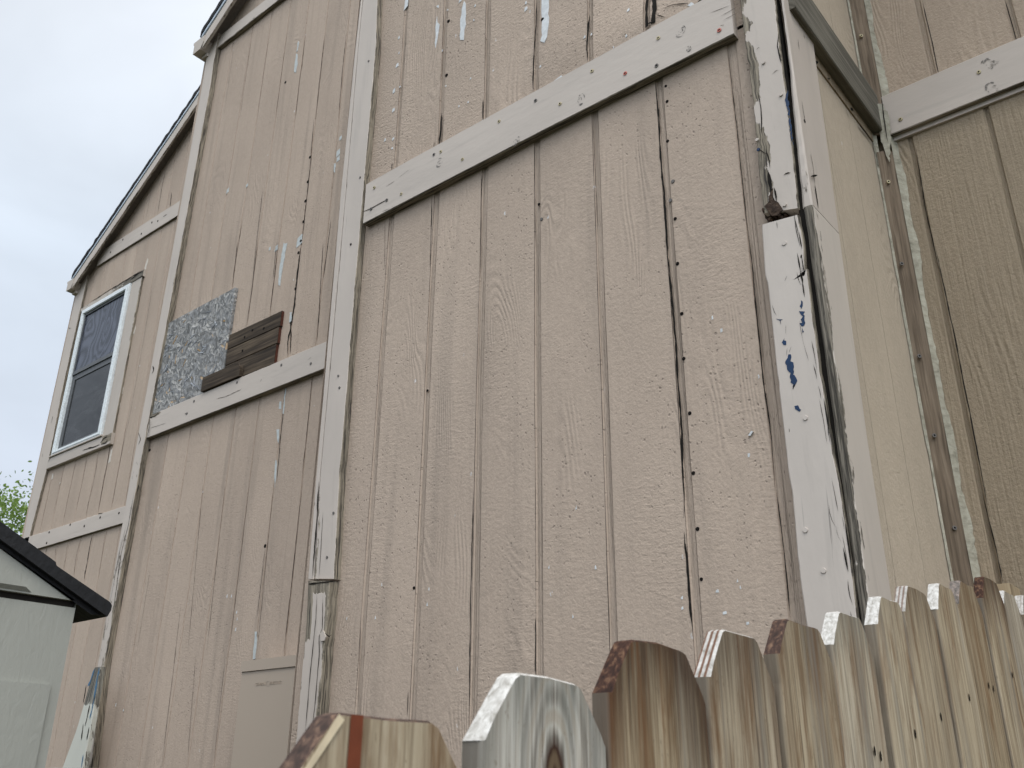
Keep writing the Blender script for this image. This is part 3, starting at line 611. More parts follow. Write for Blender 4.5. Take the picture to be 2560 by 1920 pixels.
# ---- return wall (faces right), ledger board and corner batten
def ret_marks(mb, mp):
    for k, (pts, w_) in enumerate([(Z5((1145, 745), (1190, 800), (1225, 850)), .010), (Z5((885, 375), (900, 372)), .010), (Z5((1095, 652), (1108, 655)), .010), (Z5((958, 472), (972, 472)), .006), (Z5((1228, 850), (1245, 910), (1258, 990)), .006), (Z5((1070, 640), (1100, 700)), .003)]): crack(mb, mp, onX(pts, XR), w_, 1, .0055, 160 + k, taper=False)
    z0, z1 = 3.475, 3.51
    P = [mb.vert(mp(u, v, .004), (u * 3, v, 2)) for u, v in ((1.90, z0 - .005), (2.385, z0), (2.385, z1), (1.90, z1))]; mb.face(P, 2)
    J = [mb.vert(mp(u, v, 0), (u * 3, v, 2)) for u, v in ((1.90, z0 - .005), (2.385, z0))]; mb.face((P[0], P[1], J[1], J[0]), 2)
siding('siding', NX, D1 - .001, DR, -.4, 5.3, gr([1.958, 2.165], .004), [MS_ret, M_crack, M_tan], house, .0009, 60, lambda u, v: .002 * nz(v * 1.3 + u), .05, ret_marks)
zb0, zb1 = 3.505, 3.645
mb = MB(); board(mb, NX, [(1.766, zb0), (2.385, zb0 + .002)], [(1.766, zb1), (2.385, zb1)], .032, 51, lambda s, t: 1, (.0006, .0006), 40, 5, side_wear=(1, 1))
led = mb.build('ledger_board', M_greyb, house)
# recessed wall
GR_low = [-.513, -.307, -.10, .107, .31, .515, .72, .925]; GR_up = [-.418, -.192, .012, .22, .425, .63, .835]
bR0, bR1 = 1.745 + H, 1.890 + H
mR = lambda u, v: .0015 * nz(u * 2 + v)
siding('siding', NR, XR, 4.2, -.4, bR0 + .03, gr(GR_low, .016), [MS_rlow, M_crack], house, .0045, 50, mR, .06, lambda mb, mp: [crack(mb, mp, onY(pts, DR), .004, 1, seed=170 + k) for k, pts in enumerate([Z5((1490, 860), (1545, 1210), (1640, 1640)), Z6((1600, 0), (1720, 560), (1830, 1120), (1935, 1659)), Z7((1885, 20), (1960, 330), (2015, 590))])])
siding('siding', NR, XR, 4.2, bR0 + .04, 5.3, gr(GR_up, .020), [MS_rup, M_crack], house, .0045, 50, mR, .06, lambda mb, mp: [crack(mb, mp, onY(pts, DR), .003, 1, seed=180 + k) for k, pts in enumerate([Z5((1530, 0), (1590, 250), (1635, 470)), Z5((2020, 0), (2100, 275))])])
mb = MB(); TRB = .024
board(mb, NR, [(XR + .034, bR0), (4.2, bR0)], [(XR + .034, bR1), (4.2, bR1)], TRB, 61, lambda s, t: .04 + .1 * (t < .008), (.0006, .0010), 120, 7, side_wear=(.8, .1))
for k, (cx, cy, rx, ry, lo, hi, n_) in enumerate([(1925, 378, 42, 26, 2.8, 5.9, 11), (1945, 525, 40, 38, 2.0, 4.6, 12), (1932, 392, 20, 14, 0, 3.5, 6)]):
    rk = random.Random(60 + k)
    for j in range(n_):
        a0 = rk.uniform(lo, hi); ln_ = rk.uniform(.3, .9); sc_ = rk.uniform(.72, 1.15)
        pts = [Z5((cx + sc_ * rx * math.cos(a0 + ln_ * i / 6), cy + sc_ * ry * math.sin(a0 + ln_ * i / 6)))[0] for i in range(7)]
        crack(mb, NR, onY(pts, DR - TRB), rk.uniform(.0018, .0055), 1, TRB + .0009 + .00004 * j, 190 + k * 20 + j, .9, True, .004)
    for j in range(6):
        x_, y_ = cx + rk.uniform(-.4, .9) * rx, cy + rk.uniform(-.6, .6) * ry
        crack(mb, NR, onY(Z5((x_, y_), (x_ + rk.uniform(14, 34), y_ - rk.uniform(2, 9))), DR - TRB), rk.uniform(.001, .0022), 1, TRB + .0015, 260 + k * 9 + j)
bandR = mb.build('band_board', [MT, M_knot], house)
screws(bandR, NR, [(uy(p, DR - TRB), 'b') for p in Z5((1402, 708), (1866, 428))], TRB, KIND)
mb = MB(); mb.box(XR + .04, 4.2, DR - .009, DR + .002, bR0 - .014, bR0 - .0005); mb.build('drip_strip', MT, house)
# corner batten with smears of caulk either side
mb = MB(); q_ = .042
for (za, zb) in ((-.4, 3.44), (3.50, 5.3)):
    n_ = 80; f1 = smooth_noise(9)
    P, A_ = [], []
    for i in range(n_ + 1):
        z = za + (zb - za) * i / n_; j = .0012 * f1(z * 30)
        P.append([(XR + .0005, DR - q_ - .006, z), (XR + q_ * .55 + j, DR - q_ + .002, z), (XR + q_ + j, DR - q_ * .5, z), (XR + q_ + .004, DR - .0005, z)]); A_.append([(k * .02, z, 3.3) for k in range(4)])
    mb.grid(P, A_); mb.face([mb.vert(p, (0, 0, 1)) for p in P[0]]); mb.face([mb.vert(p, (0, 0, 1)) for p in P[-1]])
batten = mb.build('corner_batten', M_batten, house)
for p in Z5((1166, 215), (1327, 1080)):
    pass
mb2 = [(ux(p, XR + .02)) for p in Z5((1166, 215), (1327, 1080))]
screws(batten, facing_front(0), [], 0, KIND)
for k, (kk, pts) in enumerate((('b', Z5((1166, 215), (1327, 1080))), ('d', Z5((1405, 1565),) + Z6((1510, 690), (1598, 1160)) + Z7((1718, 238),)))):
    first = None
    for p in pts:
        dxy = ray(*p); t_ = (DR - q_ * .75) / (dxy[1] - dxy[0] * 0) if False else None
        # slanted face of the batten: x - (XR+q*.55) = s, y - (DR-q) = s
        c0 = (XR + q_ * .62) - (DR - q_ * .93); t_ = c0 / (dxy[0] - dxy[1]); P_ = Vector((dxy[0] * t_, dxy[1] * t_, dxy[2] * t_ + H))
        if first is None:
            mb = MB(); N_ = Vector((1, -1, 0)).normalized(); U_ = Vector((1, 1, 0)).normalized(); V_ = Vector((0, 0, 1))
            R = [[mb.vert(N_ * dd + U_ * r_ * math.cos(6.2832 * i / 10) + V_ * r_ * math.sin(6.2832 * i / 10)) for i in range(10)] for r_, dd in ((.006, 0), (.0055, .003), (.0026, .003), (.002, .001))]
            for a, b, mm in ((0, 1, 0), (1, 2, 0), (2, 3, 1)): [mb.face((R[a][i], R[a][(i + 1) % 10], R[b][(i + 1) % 10], R[b][i]), mm) for i in range(10)]
            mb.face(R[3], 1); o = mb.build('screw', [KIND[kk], M_hole], batten)
            for v_ in o.data.vertices: v_.co += Vector(batten['base'])
            first = o
        else:
            o = first.copy(); COL.objects.link(o); o.parent = batten
        o.location = P_ - Vector(batten['base']) + Vector((1, -1, 0)) * .0008
mb = MB(); f1 = smooth_noise(13); f2 = smooth_noise(14); n_ = 420
for side in (0, 1):
    P, A_ = [], []
    for i in range(n_ + 1):
        z = -.4 + 5.7 * i / n_
        if side == 0:
            w_ = .008 + .006 * f1(z * 14) + .002 * f1(z * 70); P.append([(XR + .002, DR - q_ - .006 - w_, z), (XR + .006, DR - q_ - .004, z), (XR + q_ * .3, DR - q_ + .0005, z)])
        else:
            w_ = .008 + .006 * f2(z * 9) + .002 * f2(z * 80); P.append([(XR + q_ * .98 + .002, DR - q_ * .5, z), (XR + q_ + .009, DR - .006, z), (XR + q_ + .006 + w_, DR - .001, z)])
        A_.append([(k * .01, z, side) for k in range(3)])
    mb.grid(P, A_)
mb.build('caulk_bead', M_caulk, house)
mb = MB()      # lumps of filler where batten, ledger and band meet
blob(mb, NR, onY(Z5((1255, 620), (1300, 615), (1335, 700), (1345, 830), (1335, 960), (1310, 900), (1285, 840), (1262, 720)), DR - .040), 0, .003, 3, .003, .01, d0=.040)
crack(mb, NR, onY(Z5((1285, 560), (1300, 680), (1318, 800), (1330, 850)), DR - .045), .004, 1, .0455, 5)
mb.build('caulk_bead', [M_caulk, M_crack], house)

# ---- middle wall
GM = [k * D2 for k in (-1.8115, -1.7245, -1.6425, -1.563, -1.4845, -1.405, -1.321)]
zm0, zm1 = .713 * (D2 - .03) + H, .770 * (D2 - .03) + H
tm = lambda u: min(1.90 * D2 + H + .75 * (u + 4.95), 1.90 * D2 + H + .75 * (1.45 - u)) if u < 10 else 0
def mid_low_marks(mb, mp):
    for k, (pts, w_) in enumerate([(Z2((1690, 870), (1680, 1000), (1660, 1200), (1640, 1440)), .006), (Z2((1850, 800), (1830, 1040), (1790, 1400)), .004)] + [(Z3((a, 0), (a + b * .5, 500), (a + b, 1000)), .0028) for a, b in ((1172, -90), (1300, -110), (1440, -120), (1580, -100))] + [(Z3((1745, 0), (1700, 420), (1633, 1015)), .005), (Z3((1530, 375), (1480, 800)), .003), (Z3((1045, 700), (1000, 1100), (935, 1640)), .003), (Z3((870, 500), (790, 1000)), .002), (Z3((1130, 1000), (1080, 1640)), .0025), (Z3((1300, 1000), (1230, 1650)), .002)]): crack(mb, mp, onY(pts, D2), w_, 1, seed=200 + k)
    for k, pts in enumerate([Z2((1655, 960), (1668, 955), (1665, 1000), (1652, 1000)), Z2((1640, 1125), (1655, 1120), (1652, 1200), (1640, 1180)), Z2((1630, 1310), (1640, 1300), (1636, 1410), (1626, 1470)), Z2((1690, 880), (1697, 880), (1680, 1030), (1674, 1030)), Z3((1470, 870), (1482, 870), (1472, 1035), (1455, 1035))]): blob(mb, mp, onY(pts, D2), 3, .0015, k, .003, .02)
    for k, (x, y) in enumerate([(1307, 670), (1332, 668), (1362, 762), (1365, 800), (1357, 860), (712, 1325), (668, 1297)]):
        c_ = uy(Z3((x, y))[0], D2); blob(mb, mp, [(c_[0] - .002, c_[1] - .008), (c_[0] + .004, c_[1] - .006), (c_[0] + .002, c_[1] + .009), (c_[0] - .003, c_[1] + .004)], 2, .0008, k, .0022, .005)
    for p in Z2((888, 1245),) + Z3((1527, 380), (1768, 458)): disc(mb, mp, uy(p, D2), .008, 1, .002)
siding('siding', N2, XM, -1.0, -.5, zm0 + .03, gr(GM, .009), [MS_mid, M_crack, M_white, M_pale], house, .005, 50, lambda u, v: .003 * nz(u * 1.5 + v * .7), .08, mid_low_marks)
def mid_up_marks(mb, mp):
    for k, (pts, w_) in enumerate([(ZC((1785, 0), (1755, 250), (1720, 560), (1665, 1081)), .0055), (Z1((1860, 700), (1835, 1000), (1800, 1330), (1785, 1450)), .007), (Z2((1785, 20), (1770, 150), (1755, 290), (1738, 440), (1712, 580), (1705, 690)), .016), (Z2((1722, 430), (1728, 560), (1722, 680)), .010),
            (ZC((2050, 0), (2000, 460), (1945, 1081)), .0055), (Z1((1960, 1300), (1915, 1659)), .006), (Z2((1915, 0), (1895, 350), (1880, 610)), .006), (ZC((1545, 0), (1500, 400), (1470, 580), (1415, 1081)), .005), (Z1((1640, 1430), (1620, 1659)), .005), (Z2((1650, 0), (1625, 250), (1600, 445)), .006), (Z2((1530, 0), (1495, 300), (1462, 515)), .0055), (Z2((1410, 0), (1390, 190), (1378, 300)), .0055), (ZC((1318, 0), (1260, 400), (1170, 1081)), .003), (Z1((1560, 1100), (1500, 1640)), .004), (Z1((1440, 1300), (1380, 1659)), .005), (ZC((1100, 0), (1020, 540), (945, 1081)), .0022), (ZC((880, 60), (800, 620), (735, 1081)), .0018), (ZC((670, 130), (600, 620), (535, 1081)), .0016)]): crack(mb, mp, onY(pts, D2), w_, 1, seed=220 + k)
    for k, pts in enumerate([Z1((1765, 245), (1773, 250), (1762, 300), (1756, 310)), Z1((1755, 318), (1763, 322), (1762, 380), (1752, 430), (1742, 428), (1748, 370)), Z2((1680, 20), (1702, 20), (1690, 80), (1672, 200), (1660, 275), (1650, 270), (1655, 190), (1668, 100)), Z1((1980, 970), (1990, 968), (1985, 1020), (1975, 1018)), Z2((1720, 430), (1732, 425), (1728, 480), (1718, 490))]): blob(mb, mp, onY(pts, D2), 3, .0018 + .0001 * k, k, .003, .015)
    for k, (x, y, s) in enumerate([(2003, 905, 9), (2003, 940, 7), (2017, 818, 6), (1640, 1470, 8), (1352, 1130, 7), (1465, 1100, 5), (1600, 1475, 5), (1776, 1425, 14)]):
        c_ = uy(Z1((x, y))[0], D2); s *= .0016; blob(mb, mp, [(c_[0] - s, c_[1] - 1.6 * s), (c_[0] + s, c_[1] - s), (c_[0] + .8 * s, c_[1] + 1.6 * s), (c_[0] - s, c_[1] + s)], 3, .0012, k, .002)
    for p in Z1((1835, 930), (1822, 1076), (1808, 1190), (1797, 1312), (1690, 487)) + Z2((1768, 75), (1752, 288), (1782, 5)): disc(mb, mp, uy(p, D2), .008, 1, .002)
siding('siding', N2, XM, 1.4, zm0 + .04, tm, gr(GM + [GM[-1] + .205 * i for i in range(1, 22)], .009), [MS_mid, M_crack, M_white, M_pale], house, .005, 60, lambda u, v: .003 * nz(u * 1.5 + v * .9 + 5), .08, mid_up_marks)
# band on the middle wall
TM = .030
mb = MB(); ua = uy((371, 1060), D2 - TM)[0]
board(mb, N2, [(ua, zm0), (-2.2, zm0)], [(ua, zm1), (-2.2, zm1 + .004)], TM, 71, lambda s, t: .10 + .3 * (t < .05) * (s > .6) + .12 * (s > .92), (.001, .0015), 100, 7, side_wear=(1, .4))
for k, (pts, w_) in enumerate([(Z2((885, 1058), (920, 1040), (945, 1022)), .010), (Z2((1280, 942), (1340, 928), (1440, 880)), .0035), (Z2((890, 1115), (985, 1085)), .003), (Z2((1095, 1030), (1115, 1025)), .008), (ZO((1695, 915), (1740, 880)), .002), (ZO((1205, 1145), (1225, 1105)), .003)]): crack(mb, N2, onY(pts, D2 - TM), w_, 1, TM + .0012, 250 + k)
for p in ZO((520, 1340), (445, 1468), (1425, 965), (1730, 950), (965, 1145)): disc(mb, N2, uy(p, D2 - TM), .007, 2, .002, d0=TM)
mb.build('band_board', [MT, M_crack, M_screw_dk], house)
# left corner of the middle wall
T2 = .036; Y2 = D2 - T2
A = onY([(515, 150), (504, 219), (422, 675), (324.6, 1200), (243, 1668.7), (205, 1925)], Y2); B = onY([(535, 150), (525, 219), (441, 675), (351, 1160), (341, 1218), (260, 1668), (228, 1925)], Y2)
A = [(A[0][0], 6.55)] + A + [(A[-1][0], -.3)]; B = [(B[0][0] + .004, 6.55)] + B + [(B[-1][0], -.3)]
nt2 = smooth_noise(31)
def w_t2(s, t): return max(.10 + .16 * (t > .40) + .14 * (t > .52), (.22 + .55 * max(0, min(1, (t - .42) * 4)) ) * max(0, (s - .45) / .55) + .15 * nt2(t * 50) * (s > .5))
mb = MB(); board(mb, N2, A, B, T2, 72, w_t2, (.001, .003), 160, 8, side_wear=(.3, .95))
for k, (pts, w_) in enumerate([(Z3((775, 60), (740, 260), (700, 420), (660, 700)), .006), (Z3((735, 230), (690, 420), (640, 680), (600, 860)), .003), (Z3((705, 330), (660, 560)), .003), (Z2((905, 745), (912, 770), (900, 795)), .012), (Z2((820, 1140), (835, 1180), (820, 1215)), .010), (Z2((890, 1060), (885, 1110), (865, 1200), (850, 1230)), .012), (Z3((800, 20), (790, 70)), .018)]): crack(mb, N2, onY(pts, Y2), w_, 1, T2 + .0012, 260 + k)
mb.build('corner_board', [MT, M_crack], house)
# ---- far-left wall with the window
GL = [k * D3 for k in (-2.352, -2.2945, -2.2375, -2.1825, -2.127, -2.0705, -2.012)]
zl0, zl1 = .522 * (D3 - .02) + H, .5625 * (D3 - .02) + H
zu0, zu1 = 1.325 * (D3 - .02) + H, 1.372 * (D3 - .02) + H
slope3 = .71
def rake_z(px, py, Y, k): u, v = uy((px, py), Y); return lambda x: v + k * (x - u)
YK3 = D3 - .075; YK2 = D2 - .075
r3t = rake_z(380, 404, YK3, slope3); r2t = rake_z(536, 46, YK2, .77)
def left_low_marks(mb, mp):
    for k, (pts, w_) in enumerate([(ZL((710, 1190), (680, 1330), (655, 1480), (625, 1655)), .016), (ZL((635, 1560), (625, 1655)), .010), (ZL((590, 1225), (545, 1400), (515, 1620)), .005), (ZL((455, 1270), (430, 1450), (410, 1550)), .004), (ZL((335, 1310), (320, 1450)), .004), (ZL((235, 1330), (225, 1380)), .006), (ZL((845, 1150), (810, 1400), (775, 1640)), .003)]): crack(mb, mp, onY(pts, D3), w_, 1, seed=280 + k)
siding('siding', N3, XL, XM + .1, -.5, zl0 + .03, gr(GL + [GL[-1] + .2 * i for i in range(1, 10)], .009), [MS_left, M_crack, M_white], house, .005, 30, None, .1, left_low_marks)
def left_mid_marks(mb, mp):
    for k, (pts, w_) in enumerate([(ZL((905, 170), (870, 400), (820, 650), (780, 870), (765, 960)), .010), (ZL((1075, 0), (1010, 360), (960, 620), (900, 940)), .006), (ZL((770, 360), (720, 650), (660, 880), (640, 1010)), .006), (ZL((655, 370), (600, 660), (555, 850), (535, 950)), .004), (ZL((540, 410), (490, 650), (430, 900)), .003), (ZL((455, 810), (410, 1030)), .004), (ZL((420, 470), (370, 680), (330, 860), (300, 970)), .0025), (ZL((285, 590), (235, 830), (170, 1130)), .003), (ZL((950, 0), (915, 200)), .006), (ZW((790, 160), (740, 500), (650, 900), (600, 1180)), .004), (ZW((880, 150), (800, 650), (700, 1200), (620, 1560)), .003), (ZL((225, 500), (195, 620)), .010), (ZL((1165, 170), (1080, 700), (1050, 880)), .003)]): crack(mb, mp, onY(pts, D3), w_, 1, seed=300 + k)
    for k, pts in enumerate([ZL((912, 295), (918, 300), (885, 445), (872, 440), (885, 380)), ZL((295, 555), (305, 560), (295, 610), (282, 615)), ZW((735, 540), (740, 545), (725, 600), (718, 600)), ZW((690, 750), (694, 755), (680, 785), (675, 780)), ZW((640, 1005), (646, 1010), (636, 1060), (630, 1060)), ZW((610, 1130), (620, 1130), (615, 1165), (607, 1160)), ZW((805, 100), (830, 20), (835, 30), (812, 120)), ZW((545, 1490), (555, 1480), (540, 1580), (525, 1590)), ZL((650, 1015), (740, 985), (740, 992), (655, 1022)), ZL((375, 640), (380, 650), (365, 670))]): blob(mb, mp, onY(pts, D3), 2, .002, k, .003, .02)
WX0, WX1 = -2.378 * D3 + .055, -2.128 * D3; WZ0, WZ1 = .776 * D3 + H, 1.197 * D3 + H
siding('siding', N3, XL, XM + .1, zl0 + .04, zu0 + .03, gr(GL + [GL[-1] + .2 * i for i in range(1, 10)], .009), [MS_left, M_crack, m_plain("chipped primer", (.55, .51, .45))], house, .005, 40, lambda u, v: .004 * nz(u * 2 + v), .1, left_mid_marks)
siding('siding', N3, XL + .1, XM + .1, zu0 + .035, lambda u: max(zu0 + .05, r3t(u) - .12), gr(GL + [GL[-1] + .2 * i for i in range(1, 10)], .009), [MS_left, M_crack], house, .005, 24, None, .1,
       lambda mb, mp: [crack(mb, mp, onY(pts, D3), w_, 1, seed=320 + k) for k, (pts, w_) in enumerate([(Z1((985, 1000), (960, 1110), (935, 1270)), .008), (Z1((1018, 1135), (1008, 1230)), .012), (Z1((905, 1080), (865, 1300)), .003)])])
TL_ = .022
for (za, zb, sd_) in ((zl0, zl1, 81), (zu0, zu1, 82)):
    mb = MB(); x0 = XL + .10 if sd_ == 81 else uy((242, 664), D3 - TL_)[0]
    board(mb, N3, [(x0, za), (XM + .1, za)], [(x0, zb), (XM + .1, zb)], TL_, sd_, lambda s, t: .10 + .14 * (s > .9), (.001, .003), 90, 6, side_wear=(1, .4))
    pts = ZL((262, 1165), (480, 1085), (625, 1100), (235, 1275), (985, 965), (790, 1010)) if sd_ == 81 else Z1((655, 1495), (728, 1420), (838, 1385), (935, 1310), (900, 1318))
    for p in pts: disc(mb, N3, uy(p, D3 - TL_), .009, 1, .002, d0=TL_)
    crack(mb, N3, onY(ZL((765, 975), (820, 965)) if sd_ == 81 else Z1((965, 1285), (990, 1270)), D3 - TL_), .010, 1, TL_ + .001, sd_)
    mb.build('band_board', [MT, M_crack], house)
mb = MB(); A = onY([(212, 640), (192, 726), (80, 1233), (58.6, 1339)], D3 - TL_); B = onY([(230, 640), (211, 726), (157, 967), (118, 1168), (77, 1327)], D3 - TL_); A.append((XL, -.3)); B.append((B[-1][0], -.3)); A = [(A[1][0], A[0][1])] + A[1:]; B = [(B[1][0], A[0][1])] + B[1:]
board(mb, N3, A, B, TL_, 83, lambda s, t: .12 + .22 * max(0, (s - .75) / .25), (.0008, .003), 110, 6, side_wear=(.1, .9))
for k, pts in enumerate([ZW((222, 555), (240, 555)), ZW((100, 1230), (85, 1290)), ZL((195, 345), (192, 390))]): crack(mb, N3, onY(pts, D3 - TL_), .008, 1, TL_ + .002, 330 + k)
for k, pts in enumerate([ZL((222, 510), (210, 590), (190, 640), (150, 800), (128, 880)), ZL((120, 900), (95, 1020), (72, 1150)), ZW((330, 380), (280, 600), (230, 770), (170, 1030), (130, 1210))]): crack(mb, N3, onY(pts, D3 - .005), .010 if k < 2 else .006, 1, .006, 340 + k, taper=False)
mb.build('corner_board', [MT, M_crack], house)
# window
fw = .055
mbf = MB(); dF = .035
def ring(mb, mp, x0, x1, z0, z1, wl_, wr_, wb, wt_, d0, d1, m=0):
    for a0, a1, c0, c1 in ((x0, x0 + wl_, z0, z1), (x1 - wr_, x1, z0, z1), (x0 + wl_, x1 - wr_, z0, z0 + wb), (x0 + wl_, x1 - wr_, z1 - wt_, z1)):
        p = lambda u, v, dd: mp(u, v, dd)
        mb.quad(p(a0, c0, d1), p(a1, c0, d1), p(a1, c1, d1), p(a0, c1, d1), m)
        mb.quad(p(a0, c0, d0), p(a0, c0, d1), p(a0, c1, d1), p(a0, c1, d0), m); mb.quad(p(a1, c0, d1), p(a1, c0, d0), p(a1, c1, d0), p(a1, c1, d1), m)
        mb.quad(p(a0, c1, d1), p(a1, c1, d1), p(a1, c1, d0), p(a0, c1, d0), m); mb.quad(p(a0, c0, d0), p(a1, c0, d0), p(a1, c0, d1), p(a0, c0, d1), m)
YW = D3 - dF
xw0 = uy((206, 773), YW)[0]; xw1 = uy((290, 880), YW)[0] + .012; zw1 = uy((332, 703), YW)[1]; zw0 = uy((251, 1087), YW)[1]
ring(mbf, N3, xw0, xw1, zw0, zw1, fw, fw * 1.15, .035, .05, .004, dF); ring(mbf, N3, xw0 + .012, xw1 - .016, zw0 + .012, zw1 - .014, fw * .55, fw * .6, .02, .03, dF, dF + .006)
window = mbf.build('window', M_vinyl, house)
zr = uy((230, 914), D3 - .012)[1]
for (za, zb, dd, mt) in ((zr, zw1 - .05, .014, M_glass_u), (zw0 + .035, zr, .006, M_glass_l)):
    mb = MB(); mb.box(xw0 + fw, xw1 - fw, D3 - dd, D3 - dd + .004, za, zb); mb.build('pane', mt, window)
M_sash = m_plain("grey sash behind screen", (.10, .105, .11), .5)
mb = MB(); ring(mb, N3, xw0 + fw, xw1 - fw * 1.15, zr - .012, zw1 - .05, .018, .012, .035, .02, .015, .024); ring(mb, N3, xw0 + fw + .001, xw1 - fw * 1.15 - .001, zw0 + .036, zr - .014, .05, .015, .03, .05, .007, .0135); mb.build('sash', M_sash, window)
mb = MB(); xc1 = uy((357, 690), D3 - .02)[0]; 
board(mb, N3, [(xw1 + .004, zw0 - .02), (xw1 + .004, zw1 + .05)], [(xc1 - .01, zw0 - .02), (xc1 - .006, zw1 + .05)], .020, 91, lambda s, t: .10 + .5 * max(0, (s - .75) / .25) * (t > .55), (.0005, .003), 60, 6, side_wear=(.1, .75))
mb.build('casing', MT_cas, window); mb = MB(); board(mb, N3, [(xw0 - .04, zw0 - .02), (xw0 - .04, zw1 + .03)], [(xw0 - .003, zw0 - .02), (xw0 - .003, zw1 + .03)], .018, 92, lambda s, t: .12, (.001, 0), 50, 4)
mb.build('casing', MT_cas, window)
mb = MB(); board(mb, N3, [(xw0 - .05, zw1 + .006), (xc1 + .01, zw1 + .006)], [(xw0 - .05, zw1 + .045), (xc1 + .01, zw1 + .075)], .026, 93, lambda s, t: .30 + .55 * max(0, t - .45) * 1.6 + .15 * s, (.002, .008), 70, 6, side_wear=(.8, .8))
crack(mb, N3, [(xw0 + .1, zw1 + .05), (xw0 + .4, zw1 + .062), (xc1 - .15, zw1 + .07), (xc1, zw1 + .073)], .018, 1, .0275, 5)
crack(mb, N3, [(xc1 - .2, zw1 + .045), (xc1 - .08, zw1 + .06), (xc1, zw1 + .06)], .022, 1, .0278, 6)
mb.build('casing', [m_paint("rotten casing paint", (.44, .39, .335), (.15, .135, .11)), M_crack], window)['label'] = "rotten casing board along the top of the window"
mb = MB(); board(mb, N3, [(xw0 - .055, zw0 - .115), (xc1 + .0, zw0 - .115)], [(xw0 - .055, zw0 - .018), (xc1 + .0, zw0 - .018)], .030, 94, lambda s, t: .10 + .75 * (t > .86) * (1 if s > .25 else .4) + .4 * (t < .04) * s, (.001, .003), 70, 7, side_wear=(.2, .4))
for k, (pts, w_) in enumerate([(ZL((600, 320), (660, 300), (760, 270)), .010), (ZL((660, 290), (720, 285), (790, 255)), .012), (ZL((790, 240), (830, 190), (870, 170)), .020), (ZL((800, 255), (850, 235), (870, 200)), .014), (ZL((250, 440), (268, 400), (280, 390)), .012)]): crack(mb, N3, onY(pts, D3 - .03), w_, 1, .0315, 350 + k)
board(mb, N3, [(xw0 - .02, zw0 - .016), (xw1 + .02, zw0 - .016)], [(xw0 - .02, zw0 - .001), (xw1 + .02, zw0 - .001)], .042, 95, lambda s, t: .15, (0, 0), 30, 4)
mb.build('sill', [MT_cas, M_crack], window)
# ---- gables: rake boards, drip edges, shingles, gutters
def sloped(mb, Y, d0, d1, fz, o0, o1, x0, x1, seed, wear=None, m=0, n=70, rag=(0, 0)):
    mp = facing_front(Y + d0); P = [(x0 + (x1 - x0) * i / n) for i in range(n + 1)]
    board(mb, mp, [(x, fz(x) + o0) for x in P], [(x, fz(x) + o1) for x in P], d1 + d0 if False else d1, seed, wear, rag, n, 5, bev=.002)
for (Y, Yw, fz, xa, xb, px, sd_) in ((YK3, D3, r3t, uy((186, 694), YK3)[0], XM + .1, 0, 1), (YK2, D2, r2t, uy((509, 95), YK2)[0], 1.4 - 2.9, 1, 2)):
    k_ = slope3 if sd_ == 1 else .77
    mb = MB(); sloped(mb, Y, .0, .02, fz, -.20, -.092, xa + .045, xb, 100 + sd_, lambda s, t: .14 + .30 * max(0, 1 - s / .25), 0, 90, (.006, .001)); mb.build('rake_board', MT, house)
    mb = MB(); n_ = 24
    P = [xa + .05 + (xb - xa - .05) * i / n_ for i in range(n_ + 1)]
    mb.grid([[(x, Y - .005, fz(x) - .13), (x, Yw + .01, fz(x) - .13)] for x in P]); mb.build('soffit', M_soffit, house)
    mb = MB(); sloped(mb, Y, -.006, .02, fz, -.078, -.050, xa + .02, xb, 110 + sd_); mb.build('drip_edge', M_drip, house)
    mb = MB(); n_ = 90; rr_ = random.Random(sd_)
    P = [xa + (xb - xa) * i / n_ for i in range(n_ + 1)]; back = Yw + 5.5
    rows = []
    for i, x in enumerate(P):
        j = rr_.uniform(-.006, .006); y0 = Y - .03 + rr_.uniform(-.004, .004)
        rows.append([(x, back, fz(x) - .04), (x, y0 + .02, fz(x) - .050), (x, y0, fz(x) - .048), (x, y0, fz(x) + j), (x, y0 + .05, fz(x) + j + .003), (x, back, fz(x) + .003)])
    mb.grid(rows, [[(p[0] * 1.3, p[1], 0) for p in r_] for r_ in rows]); mb.face([mb.vert(p) for p in rows[0]]); mb.face([mb.vert(p) for p in rows[-1]][::-1])
    mb.build('roof', M_shingle, house)
    # gutter along the eave, running back from the gable
    gx, gz = xa + .055, fz(xa) - .06; mb = MB(); W_ = .115; sh = [(0, 0), (0, -.055), (-.03, -.105), (-W_, -.105), (-W_, -.03), (-W_ - .012, -.02), (-W_ - .012, 0), (-W_ + .004, 0)]
    y0, y1 = Yw - .10, Yw + 5.5; I = [mb.vert((gx + a, y0, gz + b)) for a, b in sh]; J = [mb.vert((gx + a, y1, gz + b)) for a, b in sh]
    mb.face(I)
    for i in range(len(sh) - 1): mb.face((I[i], J[i], J[i + 1], I[i + 1]))
    mb.build('gutter', MT_cas, house)
    # boxed eave underside between gutter and wall
    mb = MB(); mb.box(gx - .02, (XL if sd_ == 1 else XM) + .05, Yw - .05, y1, gz - .13, gz - .107); mb.build('soffit', MT_cas, house)
mb = MB(); zf = 1.840 * (D2 - .02) + H
board(mb, N2, [(uy((536, 122), D2 - .03)[0], zf), (1.4, zf)], [(uy((536, 122), D2 - .03)[0], zf + .105), (1.4, zf + .105)], .026, 120, lambda s, t: .12 + .5 * max(0, 1 - s / .2), (.006, .001), 120, 6, side_wear=(.8, .2)); mb.build('frieze_board', MT, house)
